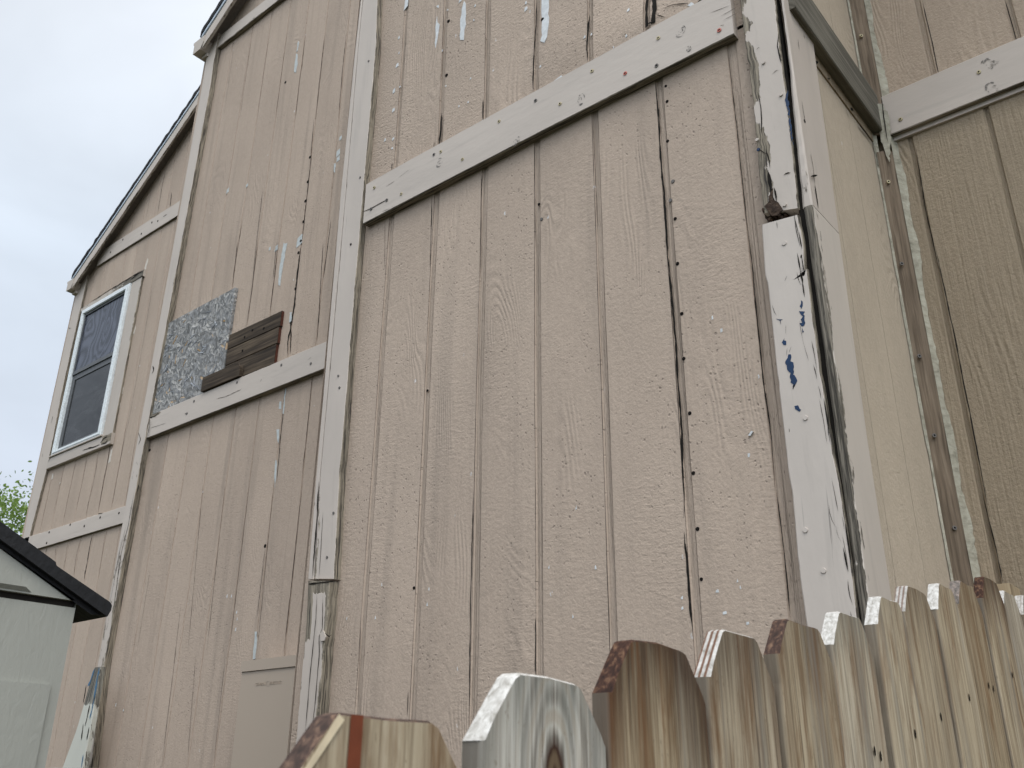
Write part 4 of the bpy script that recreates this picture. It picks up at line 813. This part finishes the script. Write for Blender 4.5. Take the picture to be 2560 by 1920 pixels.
# hidden sides that a step to the side would show
GS = [1.76 + .2 * i for i in range(60)]
siding('siding', facing_left(XL), D3, D3 + 6, -.5, 1.28 * D3 + H + .1, gr([D3 + .2 * i for i in range(1, 30)], .009), MS_left, house, .005, 4, None, .3)
siding('siding', facing_left(XM), D2, D3, -.5, 1.86 * D2 + H, gr([D2 + .2 * i for i in range(1, 5)], .009), MS_mid, house, .005, 4, None, .3)
siding('siding', facing_left(XM), D3, D3 + 5.4, 4.5, 1.86 * D2 + H, gr([D3 + .2 * i for i in range(1, 26)], .009), MS_mid, house, .005, 4, None, .3)
siding('siding', facing_left(U3), D1, D2, -.5, 5.3, gr([D1 + .2 * i for i in range(1, 4)], .009), MS_near, house, .005, 4, None, .3)
mb = MB(); mb.box(U3 - .04, XR + .04, D1 - .04, D2 + .1, 5.305, 5.4); mb.box(U3 - .04, 4.3, D2 + .1, D2 + 5, 5.305, 5.4); mb.box(XR + .05, 4.3, DR - .55, DR + .02, 5.31, 5.40); mb.build('eave_and_shade_slab', MT_cas, house)  # the overhang above the recess is unseen, added to shade that wall
siding('siding', facing_right(4.2), DR, DR + 5, -.5, 5.3, gr([DR + .2 * i for i in range(1, 25)], .012), MS_ret, house, .005, 4, None, .3)

# ================================================================== things fixed to the house
# strand board patch
TO = .02
mb = MB(); A = onY(ZO((80, 1455), (240, 545)), D2 - TO); B = onY(ZO((590, 1270), (872, 985), (945, 190)), D2 - TO)
zt, zbm = A[1][1], zm1 + .004
xl_, xr_ = XM + .125, uy(ZO((945, 190))[0], D2 - TO)[0]
board(mb, N2, [(xl_, zbm), (xl_, zt + .005)], [(xr_ - .012, zbm), (xr_ - .006, zbm + .25), (xr_, zt + .015)], TO, 130, None, (0, .003), 40, 24)
for k in range(60):       # lifted strands
    u_, v_ = random.uniform(xl_ + .03, xr_ - .03), random.uniform(zbm + .03, zt - .03); a = random.choice((.5, -.7, 1.3, .1)) + random.uniform(-.4, .4); l_ = random.uniform(.010, .028); w_ = random.uniform(.0015, .004)
    cs, sn = math.cos(a), math.sin(a); pts = [(u_ - l_ * cs - w_ * sn, v_ - l_ * sn + w_ * cs), (u_ + l_ * cs - w_ * sn, v_ + l_ * sn + w_ * cs), (u_ + l_ * cs + w_ * sn, v_ + l_ * sn - w_ * cs), (u_ - l_ * cs + w_ * sn, v_ - l_ * sn - w_ * cs)]
    blob(mb, N2, pts, random.choice((1, 1, 2, 2, 2, 2, 2, 3)), random.uniform(.0012, .003), k, .002, .02, d0=TO)
tag(mb.build('strand_board', [M_osb, m_plain("strand light", (.36, .38, .41), .85), m_plain("strand grey", (.19, .20, .215), .85), m_plain("strand amber", (.34, .22, .10), .85)], loc=(xl_, D2, zbm)), "square grey weathered strand board patch nailed over the siding above the middle band", 'board patch')
# three dark planks with painted cut ends
TP = .018; YP = D2 - TP
prt = onY(ZO((1428, 398), (1412, 560), (1405, 730), (1400, 900)), YP)
xe = prt[0][0]; zl_ = [p[1] for p in prt]; zl_[3] = zm1 + .006
xpl = xr_ - .13
lab = ["topmost dark brown plank of the three beside the strand board", "middle dark brown plank of the three beside the strand board", "lowest dark brown plank of the three, resting on the band board"]
for k in range(3):
    z1_, z0_ = zl_[k], zl_[k + 1] + .0015; mb = MB(); xr2 = xe - .006 * k
    xl2 = xr_ + .004 if k < 2 else xr_ + .004
    board(mb, N2, [(xl2, z0_), (xr2, z0_)], [(xl2, z1_), (xr2, z1_)], TP, 140 + k, None, (.001, .001), 30, 6)
    p = lambda u, v, dd: N2(u, v, dd)
    mb.quad(p(xr2 + .0015, z0_ + .003, .002), p(xr2 + .0015, z0_ + .003, TP - .001), p(xr2 + .0015, z1_ - .003, TP - .001), p(xr2 + .0015, z1_ - .003, .002), 1)
    for j in range(3 if k == 0 else 1): disc(mb, N2, (xl2 + (xr2 - xl2) * random.uniform(.2, .8), z1_ - random.uniform(.03, .06)), .007, 2, .001, d0=TP)
    tag(mb.build('plank', [M_plank, M_redend, M_hole], loc=(xl2, D2, z0_)), lab[k], 'plank', 'dark planks nailed beside the strand board')
# small rounded block in front
bl = onY(ZO((585, 1255), (598, 1100), (940, 925), (985, 1075)), D2 - .042); mb = MB(); x0, x1 = bl[0][0], bl[3][0]; z0, z1 = zm1 + .005, bl[1][1]
n_ = 14; rad = .05; tp = [(x0, z1)] + [(x1 - rad + rad * math.sin(1.57 * i / 6), z1 - rad + rad * math.cos(1.57 * i / 6)) for i in range(7)] + [(x1, z0), (x0, z0)]
I = [mb.vert(N2(u, v, .042), (v, u, 4)) for u, v in tp]; J = [mb.vert(N2(u, v, .0205), (v, u, 4)) for u, v in tp]; mb.f.append(tuple(I)); mb.m.append(0)
for i in range(len(tp)): mb.face((I[i], J[i], J[(i + 1) % len(tp)], I[(i + 1) % len(tp)]))
mb.face(J[::-1])
tag(mb.build('wood_block', M_plank, loc=(x0, D2, z0)), "short dark wood block with one rounded corner, lower edge of the strand board", 'wood block')
# utility box
bx0, bx1, bz1 = -3.417, -3.063, .437 + H; yb = 2.38
ub = thing('utility_box', (bx0, D2, .6), "tall taupe metal utility box with lid mounted on the middle wall", 'utility box')
mb = MB(); mb.box(bx0, bx1, yb, D2 - .001, .6, bz1 - .004); ubody = mb.build('body', M_box, ub)
mb = MB(); mb.box(bx0 - .004, bx1 + .004, yb - .006, D2 - .002, bz1 - .022, bz1 + .021); mb.box(bx1 - .004, bx1 + .005, yb + .02, D2 - .002, bz1 - .04, bz1 - .0225); ul_ = mb.build('lid', M_box, ub)
def letter(txt, u, v, size):
    cu = bpy.data.curves.new('tmp', 'FONT'); cu.body = txt; cu.size = size; cu.extrude = .0012; cu.align_x = 'CENTER'
    o = bpy.data.objects.new('tmp', cu); COL.objects.link(o); dg = bpy.context.evaluated_depsgraph_get(); me = bpy.data.meshes.new_from_object(o.evaluated_get(dg)); bpy.data.objects.remove(o)
    return [(p.co.x + u, p.co.y + v, p.co.z) for p in me.vertices], [tuple(p.vertices) for p in me.polygons]
mb = MB(); tc_ = uy((560 + .1929 * 572, 1600 + .1929 * 560), yb); 
for txt, du in (("GENERAL", -.048), ("ELECTRIC", .050)):
    V_, F_ = letter(txt, tc_[0] + du, tc_[1] - .006, .0165); o_ = len(mb.v)
    for a, b, c_ in V_: mb.vert((a, yb - .0004 - c_, b))
    for f_ in F_: mb.face([i + o_ for i in f_])
for i in range(20):
    a, b = 6.2832 * i / 20, 6.2832 * (i + 1) / 20
    for r0, r1 in ((.009, .0115),):
        q4 = [(tc_[0] + r_ * math.cos(t_), yb - .0016, tc_[1] + r_ * math.sin(t_)) for r_, t_ in ((r0, a), (r1, a), (r1, b), (r0, b))]; mb.face([mb.vert(p) for p in q4])
mb.build('embossed_lettering', M_box, ub)
# old board leaning in the gap by the corner
pa = onY(Z3((543, 1080), (500, 1230), (440, 1440), (358, 1660), (330, 1740)), 2.36); pb = onY(Z3((582, 1075), (560, 1200), (525, 1400), (478, 1660), (462, 1740)), 2.36)
mb = MB(); n_ = 60; pa = resample(pa + [(pa[-1][0] - .06, 0.0)], n_); pb = resample(pb + [(pb[-1][0] - .02, 0.0)], n_)
board(mb, facing_front(2.385), pa, pb, .025, 150, lambda s, t: max(.16, .75 * (t < .07), .34 * max(0, (s - .55) / .45)), (.003, .003), n_, 12, side_wear=(.4, .5))
for k, pts in enumerate([Z3((575, 1078), (556, 1190), (540, 1280)), Z3((548, 1240), (530, 1330), (518, 1380)), Z3((545, 1085), (520, 1170), (505, 1190)), Z3((482, 1580), (470, 1659))]): crack(mb, facing_front(2.385), onY(pts, 2.36), (.022, .014, .02, .012)[k], 1, .0265, 360 + k)
for k, pts in enumerate([Z3((520, 1290), (505, 1360), (490, 1420)), Z3((500, 1180), (480, 1290)), Z3((480, 1400), (470, 1500)), Z3((515, 1420), (500, 1500))]): crack(mb, facing_front(2.385), onY(pts, 2.36), .012, 2, .0266, 370 + k)
tag(mb.build('leaning_board', [m_paint("cream board paint", (.50, .50, .44), (.20, .19, .16)), m_plain("dull blue paint", (.06, .14, .23), .7), M_crack], loc=(pa[-1][0], 2.385, 0)), "old cream board with flaking blue edge leaning behind the plastic shed", 'board')

# ================================================================== FENCE
q = NT("fence wood", .8, .25); p = q.attr('suv'); gy, st_, tn, kn = q.obj('grey'), q.obj('stain'), q.obj('tint'), q.obj('knot'); u, v, sd_ = q.sep(p)
a = q.noise(p, (120, 3.2, 1), 6, .68, .35); b = q.noise(q.vadd(p, (2, 5, 1)), (24, 1.5, 1), 4, .62, .7); c = q.rng(q.noise(p, (420, 9, 1), 3, .6), .34, .66, .25, .75)
# knot: rings closing round a point
du = q.math('SUBTRACT', u, .075); dv = q.math('ADD', v, .066); rad = q.math('SQRT', q.math('ADD', q.math('POWER', q.math('MULTIPLY', du, 1.0), 2.0), q.math('POWER', q.math('MULTIPLY', dv, .42), 2.0)))
rings = q.math('SINE', q.math('MULTIPLY', q.math('ADD', rad, q.math('MULTIPLY', b, .02)), 520)); kmask = q.math('MULTIPLY', q.rng(rad, .060, .012), kn)
core = q.math('MULTIPLY', q.rng(q.math('ADD', rad, q.math('MULTIPLY', a, .006)), .0165, .0125), kn)
f_ = q.math('ADD', q.math('MULTIPLY', a, .46), q.math('ADD', q.math('MULTIPLY', b, .30), q.math('MULTIPLY', c, .24))); f_ = q.math('MULTIPLY_ADD', q.math('MULTIPLY', rings, kmask), .10, f_)
tan = q.ramp(f_, [(.36, (.17, .125, .08)), (.45, (.31, .25, .17)), (.53, (.43, .355, .245)), (.64, (.55, .475, .355))])
olive = q.ramp(f_, [(.36, (.10, .07, .042)), (.46, (.21, .155, .092)), (.54, (.31, .24, .15)), (.66, (.40, .33, .23))])
grey = q.ramp(f_, [(.35, (.10, .098, .09)), (.44, (.29, .28, .25)), (.53, (.46, .45, .41)), (.64, (.60, .59, .54))])
col = q.mix(tn, tan, olive); col = q.mix(q.math('MULTIPLY', gy, q.rng(q.noise(p, (14, 3, 1), 3), .25, .6, .75, 1.0)), col, grey)
blot = q.rng(q.math('MULTIPLY_ADD', q.math('MAXIMUM', q.rng(v, -.35, 0), 0.0), .10, q.noise(q.vadd(p, (8, 1, 2)), (26, 4.0, 1), 5, .7, .5)), .56, .72)
col = q.mix(q.math('MULTIPLY', blot, q.math('SUBTRACT', .78, q.math('MULTIPLY', gy, .66))), col, (.15, .075, .028))
sp_ = q.rng(q.noise(p, (260, 110, 1), 2), .66, .72); col = q.mix(q.math('MULTIPLY', sp_, .4), col, (.12, .08, .045))
gst = q.rng(q.noise(q.vadd(p, (4, 9, 6)), (30, 1.1, 1), 4, .65, .5), .53, .70); col = q.mix(q.math('MULTIPLY', gst, .55), col, (.20, .195, .175))
chk = q.rng(q.noise(q.vadd(p, (6, 2, 8)), (190, 2.6, 1), 3, .55, .2), .655, .69); col = q.mix(q.math('MULTIPLY', chk, .7), col, (.055, .04, .028))
au_ = q.math('ABSOLUTE', q.math('SUBTRACT', u, .068))
vo = q.math('MULTIPLY_ADD', q.math('MAXIMUM', q.math('SUBTRACT', au_, .036), 0.0), 1.3, v)      # height measured from the cut outline
tops = q.math('MULTIPLY', q.rng(q.math('ADD', vo, q.math('MULTIPLY', q.noise(p, (85, 5, 1), 4, .65), .17)), .005, .085), st_); col = q.mix(q.math('MULTIPLY', tops, .95), col, (.030, .013, .007))
em = q.math('MULTIPLY', q.rng(au_, .040, .066), q.math('MULTIPLY', q.rng(q.noise(q.vadd(p, (3, 3, 7)), (40, 5, 1), 4, .7), .42, .62), q.rng(v, -.42, -.02))); col = q.mix(q.math('MULTIPLY', em, q.math('MULTIPLY_ADD', st_, .7, .18)), col, (.085, .036, .013))
dr = q.math('MULTIPLY', q.rng(q.noise(q.vadd(p, (1, 7, 3)), (75, 2.2, 1), 4, .7, .3), .54, .66), q.rng(v, -.30, .0)); col = q.mix(q.math('MULTIPLY', dr, q.math('MULTIPLY_ADD', st_, .8, .22)), col, (.11, .045, .015))
gt = q.math('MULTIPLY', q.rng(q.math('ADD', vo, q.math('MULTIPLY', q.noise(q.vadd(p, (1, 1, 1)), (90, 9, 1), 3), .12)), .01, .07), q.obj('mould')); col = q.mix(q.math('MULTIPLY', gt, .6), col, (.13, .135, .115))
col = q.mix(q.math('MULTIPLY', q.rng(u, -.0005, -.0030), .72), col, (.135, .115, .092))      # weathered sawn edges, their dark tone also paints the shade between pickets
col = q.mix(core, col, (.045, .022, .013)); col = q.mix(q.math('MULTIPLY', q.math('MULTIPLY', q.rng(rings, .2, .9), kmask), .5), col, (.20, .145, .085))
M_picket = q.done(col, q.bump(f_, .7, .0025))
q = NT("picket end grain", .85, .2); p = q.attr('suv'); et = q.obj('endtone')
k_ = q.noise(p, (160, 190, 1), 5, .65, .5); lt = q.ramp(k_, [(.33, (.26, .245, .215)), (.5, (.45, .435, .405)), (.66, (.58, .57, .54))]); dk = q.ramp(k_, [(.36, (.018, .009, .007)), (.53, (.048, .022, .014)), (.68, (.15, .085, .05))])
st2 = q.rng(q.math('SINE', q.math('MULTIPLY', q.sep(p)[0], 900)), -.2, .5)
lt = q.mix(q.math('MULTIPLY', st2, q.obj('stripes')), lt, (.13, .062, .035))
M_end = q.done(q.mix(et, lt, dk), q.bump(k_, .5, .0015))
#        y of near edge, width, top z (above the eye), grey, stain, tint, knot, endtone, stripes, mould, x offset
PK = [(-.135, .140, -.060, .1, 0, .3, 0, .2, 0, 0, 0), (.012, .140, -.027, .2, .3, .5, 0, .6, 0, 0, 0),
      (.163, .140, .004, .1, .2, .2, 0, .5, 0, 0, .0), (.309, .136, .034, .05, .05, .35, 0, .95, 0, 0, .004), (.458, .139, .067, .97, 0, 0, 1, 0, .0, .8, 0), (.604, .138, .105, .0, .85, .75, 0, 1, 0, 0, .003),
      (.757, .134, .132, .12, .5, .3, 0, .12, .95, .1, .0), (.899, .138, .158, .02, .30, .45, 0, .97, 0, 0, .004), (1.049, .132, .187, .22, 0, .0, 0, 0, 0, .9, .0), (1.193, .130, .225, .05, .06, .15, 0, 0, .05, .2, .005),
      (1.329, .136, .260, .05, .35, .3, 0, .25, .7, 0, .001), (1.472, .130, .285, .0, .08, .1, 0, 0, .0, 0, .004), (1.612, .133, .313, .0, .2, .7, 0, .75, 0, 0, -.001), (1.760, .134, .343, .0, .75, .35, 0, 1, 0, 0, .004),
      (1.906, .130, .340, .35, .05, .15, 0, 0, 0, .1, .002), (2.042, .130, .352, .05, .5, .4, 0, .1, .2, 0, .005), (2.186, .13, .36, .1, .1, .3, 0, .3, 0, 0, .002)]
TK = .016; XF = -.405
fence = thing('wood_fence', (XF - .03, 1.0, 0), "dog-eared wooden picket fence with mixed tan, grey and stained pickets", 'fence')
LABP = {3: "stained picket with purple-brown edge and red streak at the near end", 4: "silver-grey picket with a dark knot", 5: "dark brown stained picket beside the grey one", 8: "picket with a mouldy grey top and white cut corner", 13: "picket with dark stained top near the wall end"}
for k, (y0, wd, zt_, gy, stn, tn, kn, et, sr, mo, xo) in enumerate(PK):
    rr_ = random.Random(900 + k); mb = MB(); zt_ += H; wd = (PK[k + 1][0] - y0 - rr_.uniform(.004, .007)) if k + 1 < len(PK) else wd; ch = wd * rr_.uniform(.215, .25); cv = ch * rr_.uniform(1.2, 1.35); zb = ground_z(XF, y0) + .03
    yaw = rr_.uniform(-.02, .02); lean = rr_.uniform(-.004, .004)
    def pt(a, z, dd): return (XF + xo + dd + yaw * (a - wd / 2), y0 + a + lean * (z - zt_ + 1), z)
    n_ = 60; zs = [zb + (zt_ - cv - zb) * i / n_ for i in range(n_ + 1)]; f1, f2 = smooth_noise(k * 5 + 1), smooth_noise(k * 5 + 2); ev = .0035
    rows, au = [], []
    for z in zs:
        e0, e1 = .0012 * f1(z * 25), .0012 * f2(z * 25)
        rows.append([pt(e0, z, -TK), pt(e0, z, -ev), pt(e0 + ev * .4, z, -ev * .35), pt(e0 + ev, z, 0)] + [pt(wd * i / 6, z, .0008 * f1(z * 6 + i) * min(1, (zt_ - cv - z) * 12)) for i in range(1, 6)] + [pt(wd - ev + e1, z, 0), pt(wd + e1 - ev * .4, z, -ev * .35), pt(wd + e1, z, -ev), pt(wd + e1, z, -TK)])
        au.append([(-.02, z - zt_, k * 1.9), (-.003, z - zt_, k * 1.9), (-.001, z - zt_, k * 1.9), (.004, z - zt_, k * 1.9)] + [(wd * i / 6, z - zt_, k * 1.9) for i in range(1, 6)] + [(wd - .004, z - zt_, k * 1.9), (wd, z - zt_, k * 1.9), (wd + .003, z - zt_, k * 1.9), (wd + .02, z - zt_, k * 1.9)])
    mb.grid(rows, au)
    mb.grid([[pt(wd, z, -TK), pt(0, z, -TK)] for z in (zb, zt_ - cv)], [[(wd, z - zt_, k * 1.9 + 9), (0, z - zt_, k * 1.9 + 9)] for z in (zb, zt_ - cv)])
    # dog-eared head: outline from left shoulder over the flat top to the right shoulder, slightly worn
    jt = lambda: rr_.uniform(-.0015, .0015)
    rd = .004
    out = [(0, zt_ - cv), (ch * .35, zt_ - cv * .65), (ch * .70, zt_ - cv * .30), (ch - rd * .35, zt_ - rd * .55), (ch + rd, zt_ + jt() * .5), (wd * .5, zt_ + jt()), (wd - ch - rd, zt_ + jt()), (wd - ch + rd * .5, zt_ - rd * .8), (wd - ch * .6, zt_ - cv * .42), (wd - ch * .25, zt_ - cv * .77), (wd, zt_ - cv)]
    Ff = [mb.vert(pt(min(max(a, ev), wd - ev), z - (0 if i in (0, 10) else .0015), 0), (min(max(a, ev), wd - ev), z - zt_, k * 1.9)) for i, (a, z) in enumerate(out)]
    mb.face(Ff, 0)
    E0 = [mb.vert(pt(a, z, -.003), (.0, a, k)) for a, z in out]; E1 = [mb.vert(pt(a, z, -TK), (TK, a, k)) for a, z in out]
    EF = [mb.vert(pt(min(max(a, ev), wd - ev), z - (0 if i in (0, 10) else .0015), 0), (-.003, a, k)) for i, (a, z) in enumerate(out)]
    for i in range(len(out) - 1):
        mb.face((E0[i], E0[i + 1], E1[i + 1], E1[i]), 1); mb.face((EF[i], EF[i + 1], E0[i + 1], E0[i]), 1)
    mb.face(E1[::-1], 0)
    # nails in the face, two to a rail
    if k >= 2:
        zn = H + .05 + (y0 - 1.14) * .203 + .002; 
        for du_ in ((.62,) if k % 4 else (.60, .80)):
            c_ = (wd * du_ + rr_.uniform(-.006, .006), zn + rr_.uniform(-.004, .004)); n9 = 8
            mb.face([mb.vert(pt(c_[0] + .003 * math.cos(.785 * i), c_[1] + .0058 * math.sin(.785 * i), .0014)) for i in range(n9)], 2)
    if k == 3:      # red-brown streak down the picket
        mb.face([mb.vert(pt(a, z, .0012), (a, z, 0)) for a, z in ((.043, zt_ - .001), (.052, zt_ - .001), (.0505, zt_ - .30), (.0395, zt_ - .30))], 3)
        mb.face([mb.vert(pt(a, z, .0014), (a, z, 0)) for a, z in ((.002, zt_ - cv - .002), (.0055, zt_ - cv - .002), (ch + .004, zt_ - .004), (ch, zt_ - .001))], 4)
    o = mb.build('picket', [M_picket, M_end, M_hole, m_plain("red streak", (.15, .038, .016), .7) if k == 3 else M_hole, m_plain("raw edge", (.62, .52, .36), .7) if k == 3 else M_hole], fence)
    for kk, vv in zip(('grey', 'stain', 'tint', 'knot', 'endtone', 'stripes', 'mould'), (gy, stn, tn, kn, et, sr, mo)): o[kk] = float(vv)
    if k in LABP: o['label'] = LABP[k]
M_rail = m_wood("fence rail", (.16, .11, .065), (.32, .25, .16), (.45, .37, .25), (40, 2, 1), 1)
for off in (.05, -1.25):
    mb = MB(); za = H + off + (-.2 - 1.14) * .203; zb_ = H + off + (2.35 - 1.14) * .203
    A_ = [(-.2, za - .045), (2.35, zb_ - .045)]; B_ = [(-.2, za + .045), (2.35, zb_ + .045)]; board(mb, facing_right(XF - TK - .042), A_, B_, .038, 7, None, (0, 0), 20, 3); mb.build('rail', M_rail, fence)
for y_ in (-.16, 2.30):
    mb = MB(); mb.box(XF - TK - .135, XF - TK - .045, y_, y_ + .09, ground_z(XF, y_) - .3, H + .02 + (y_ - .34) * .203); mb.build('post', M_rail, fence)

# ================================================================== SHED
q = NT("grey green resin", .5, .35); c = q.n('ShaderNodeTexCoord').outputs['Object']
hh = q.noise(c, (60, 60, 22), 3, .6, 1.2); h2 = q.noise(c, (14, 14, 3), 3)
M_resin = q.done(q.val((.315, .318, .282), q.rng(h2, .3, .7, .97, 1.03)), q.bump(hh, .35, .003))
q = NT("black resin roof", .55, .3); c = q.n('ShaderNodeTexCoord').outputs['Object']; hh = q.noise(c, (70, 70, 70), 3)
M_rroof = q.done((.012, .0125, .014), q.bump(hh, .5, .003))
SX, SY, SZ = -1.714, .82, .313 + H; SS = .48; WID = 1.72; yr = SY - WID / 2
shed = thing('plastic_shed', (SX - 1, yr, 0), "grey-green plastic storage shed with black gable roof at the left edge", 'shed')
X2 = SX - 2.2; zr_ = SZ + SS * WID / 2
mb = MB(); g0 = 0
# front gable wall with a slightly recessed triangle, seam and ribs
seam = .3005 + H
mb.quad((SX, SY - WID, -.05), (SX, SY, -.05), (SX, SY, seam - .012), (SX, SY - WID, seam - .012))
mb.quad((SX, SY, -.05), (X2, SY, -.05), (X2, SY, SZ), (SX, SY, SZ)); mb.quad((X2, SY - WID, -.05), (SX, SY - WID, -.05), (SX, SY - WID, SZ), (X2, SY - WID, SZ))
mb.face([mb.vert(p) for p in ((X2, SY, -.05), (X2, SY - WID, -.05), (X2, SY - WID, SZ), (X2, yr, zr_), (X2, SY, SZ))])
# a shallow raised pilaster at the corner and vertical ribs
body = mb
body.box(SX - .006, SX + .006, SY - .46, SY - .02, .1, SZ - .16); 
for i in range(5): body.box(SX + .006, SX + .0085, SY - .36 - i * .035, SY - .35 - i * .035, .12, SZ - .20)
shed_b = body.build('wall', M_resin, shed)
mb = MB()
mb.face([mb.vert(p) for p in ((SX + .004, SY - WID + .03, seam), (SX + .004, SY - .004, seam), (SX + .004, yr, seam + SS * (WID / 2 - .01)))])
mb.face([mb.vert(p) for p in ((SX + .004, SY - WID + .03, seam), (SX + .004, SY - .004, seam), (SX - .02, SY - .004, seam - .004), (SX - .02, SY - WID + .03, seam - .004))])
ins = .030
T_ = [(SY - ins / SS * 1.6, seam + .010), (SY - WID + ins / SS * 1.6, seam + .010), (yr, seam + .010 + SS * (WID / 2 - ins / SS * 1.6))]
mb.face([mb.vert((SX + .011, a, b)) for a, b in T_])
for i in range(3):
    (a, b), (a2, b2) = T_[i], T_[(i + 1) % 3]; cy_, cz_ = yr, seam + .25
    ex = lambda a_, b_: (a_ + (a_ - cy_) * .02, b_ + (b_ - cz_) * .03)
    e0, e1 = ex(a, b), ex(a2, b2); mb.face([mb.vert(p) for p in ((SX + .011, a, b), (SX + .011, a2, b2), (SX + .004, *e1), (SX + .004, *e0))])
mb.build('gable_panel', M_resin, shed)
mb = MB(); mb.box(SX - .025, SX - .002, SY - WID + .01, SY - .003, seam - .0125, seam - .001); mb.build('seam', M_crack, shed)
ov, oy = .016, .055
for sgn in (1, -1):
    mb = MB(); ye = (SY if sgn > 0 else SY - WID) + sgn * oy; zt0 = SZ - SS * oy
    stp = [(0, .019), (.122, .0145), (.125, .0195), (.42, .019), (.423, .025), (.74, .025), (.743, .031), (1, .031)]
    top, bot = [], []
    for t, th in stp:
        y = ye + (yr - ye) * t; z = zt0 + (zr_ - zt0) * t; top.append((y, z + th)); bot.append((y, z - .008))
    prof = [(ye + sgn * .002, zt0 - .003), (ye + sgn * .005, zt0 + .004), (ye + sgn * .005, zt0 + .014)] + top + bot[::-1]
    I = [mb.vert((SX + ov, a, b)) for a, b in prof]; J = [mb.vert((X2 - ov, a, b)) for a, b in prof]; n_ = len(prof)
    mb.face(I); mb.face(J[::-1])
    for i in range(n_): mb.face((I[i], J[i], J[(i + 1) % n_], I[(i + 1) % n_]))
    # a thinner lip under the rake edge
    I = [mb.vert((SX + ov - .012, a, b)) for a, b in ((ye, zt0 - .005), (yr, zr_ - .005), (yr, zr_ - .010), (ye + (yr - ye) * .03, zt0 - .006))]; J = [mb.vert((SX + .006, a, b)) for a, b in ((ye, zt0 - .005), (yr, zr_ - .005), (yr, zr_ - .010), (ye + (yr - ye) * .03, zt0 - .006))]
    mb.face(I); [mb.face((I[i], J[i], J[(i + 1) % 4], I[(i + 1) % 4])) for i in range(4)]
    mb.build('roof', M_rroof, shed)

# ================================================================== TREE
def m_leaf(name, a, b):
    q = NT(name, .6, .3); p = q.attr('suv'); col = q.mix(q.sep(p)[0], a, b); q.b.inputs['Transmission Weight'].default_value = 0
    tr = q.n('ShaderNodeBsdfTranslucent'); q.l(q.val(col, 1.3), tr.inputs[0]); ms_ = q.n('ShaderNodeMixShader'); ms_.inputs[0].default_value = .45
    q.done(col); q.l(q.b.outputs[0], ms_.inputs[1]); q.l(tr.outputs[0], ms_.inputs[2]); q.l(ms_.outputs[0], q.out.inputs[0]); return q.mat
M_leaf = m_leaf("spring leaves", (.075, .13, .025), (.17, .25, .055)); M_bark = m_wood("bark", (.03, .025, .02), (.08, .068, .055), (.14, .12, .10), (20, 4, 1), 3)
d_ = ray(-45, 1425); R_ = 19.0; hyp = math.hypot(d_[0], d_[1]); tx, ty, tz = d_[0] / hyp * R_, d_[1] / hyp * R_, d_[2] / hyp * R_ + H
tree = thing('tree', (tx, ty, 0), "leafy green spring tree beyond the left corner of the house", 'tree')
rt = random.Random(12); mb = MB()
def limb(a, b, r0, r1):
    a, b = Vector(a), Vector(b); ax = (b - a).normalized(); s1 = ax.cross(Vector((.3, .2, .9))).normalized(); s2 = ax.cross(s1); n_ = 7
    R = [[mb.vert(c_ + (s1 * math.cos(6.2832 * i / n_) + s2 * math.sin(6.2832 * i / n_)) * r_, (i * .05, c_.z, 1)) for i in range(n_)] for c_, r_ in ((a, r0), (b, r1))]
    for i in range(n_): mb.face((R[0][i], R[0][(i + 1) % n_], R[1][(i + 1) % n_], R[1][i]))
base = Vector((tx, ty, -.1)); fork = Vector((tx + .05, ty, tz - 1.9)); limb(base, fork, .17, .11); tips = []
for k in range(13):
    a = 6.2832 * k / 13 + rt.uniform(-.2, .2); el = rt.uniform(.25, 1.35); L = rt.uniform(1.3, 2.1)
    m1 = fork + Vector((math.cos(a) * math.cos(el), math.sin(a) * math.cos(el), math.sin(el))) * L * .5; m2 = m1 + Vector((math.cos(a + .3) * math.cos(el), math.sin(a + .3) * math.cos(el), math.sin(el) + .15)) * L * .6
    limb(fork, m1, .06, .035); limb(m1, m2, .035, .012)
    for j in range(5):
        e_ = m1.lerp(m2, rt.uniform(.2, 1)) + Vector((rt.gauss(0, .45), rt.gauss(0, .45), rt.gauss(.15, .38))); limb(m1.lerp(m2, .5), e_, .014, .004); tips.append(e_)
mb.build('trunk', M_bark, tree)
mb = MB()
for k in range(95):
    v_ = Vector((rt.gauss(0, 1), rt.gauss(0, 1), rt.gauss(0, 1))).normalized() * (1.75 * rt.uniform(.35, 1) ** .6); tips.append(Vector((tx, ty, tz - .25)) + v_)
for e_ in tips:
    for c_ in range(4):
        cc = e_ + Vector((rt.gauss(0, .2), rt.gauss(0, .2), rt.gauss(0, .2))); tone = min(1, max(0, rt.gauss(.5, .25)))
        for l_ in range(34):
            p_ = cc + Vector((rt.gauss(0, .15), rt.gauss(0, .15), rt.gauss(0, .13))); s_ = rt.uniform(.02, .046)
            x_ = Vector((rt.uniform(-1, 1), rt.uniform(-1, 1), rt.uniform(-1, 1))).normalized(); y_ = x_.cross(Vector((rt.uniform(-1, 1), rt.uniform(-1, 1), rt.uniform(-1, 1)))).normalized(); t_ = min(1, max(0, tone + rt.gauss(0, .15)))
            mb.face([mb.vert(p_ + x_ * a * s_ + y_ * b * s_, (t_, 0, 0)) for a, b in ((-1, 0), (-.3, .55), (.5, .45), (1.1, 0), (.5, -.45), (-.3, -.55))])
mb.build('crown', M_leaf, tree)
for o in bpy.data.objects:
    if 'base' in o.keys(): del o['base']
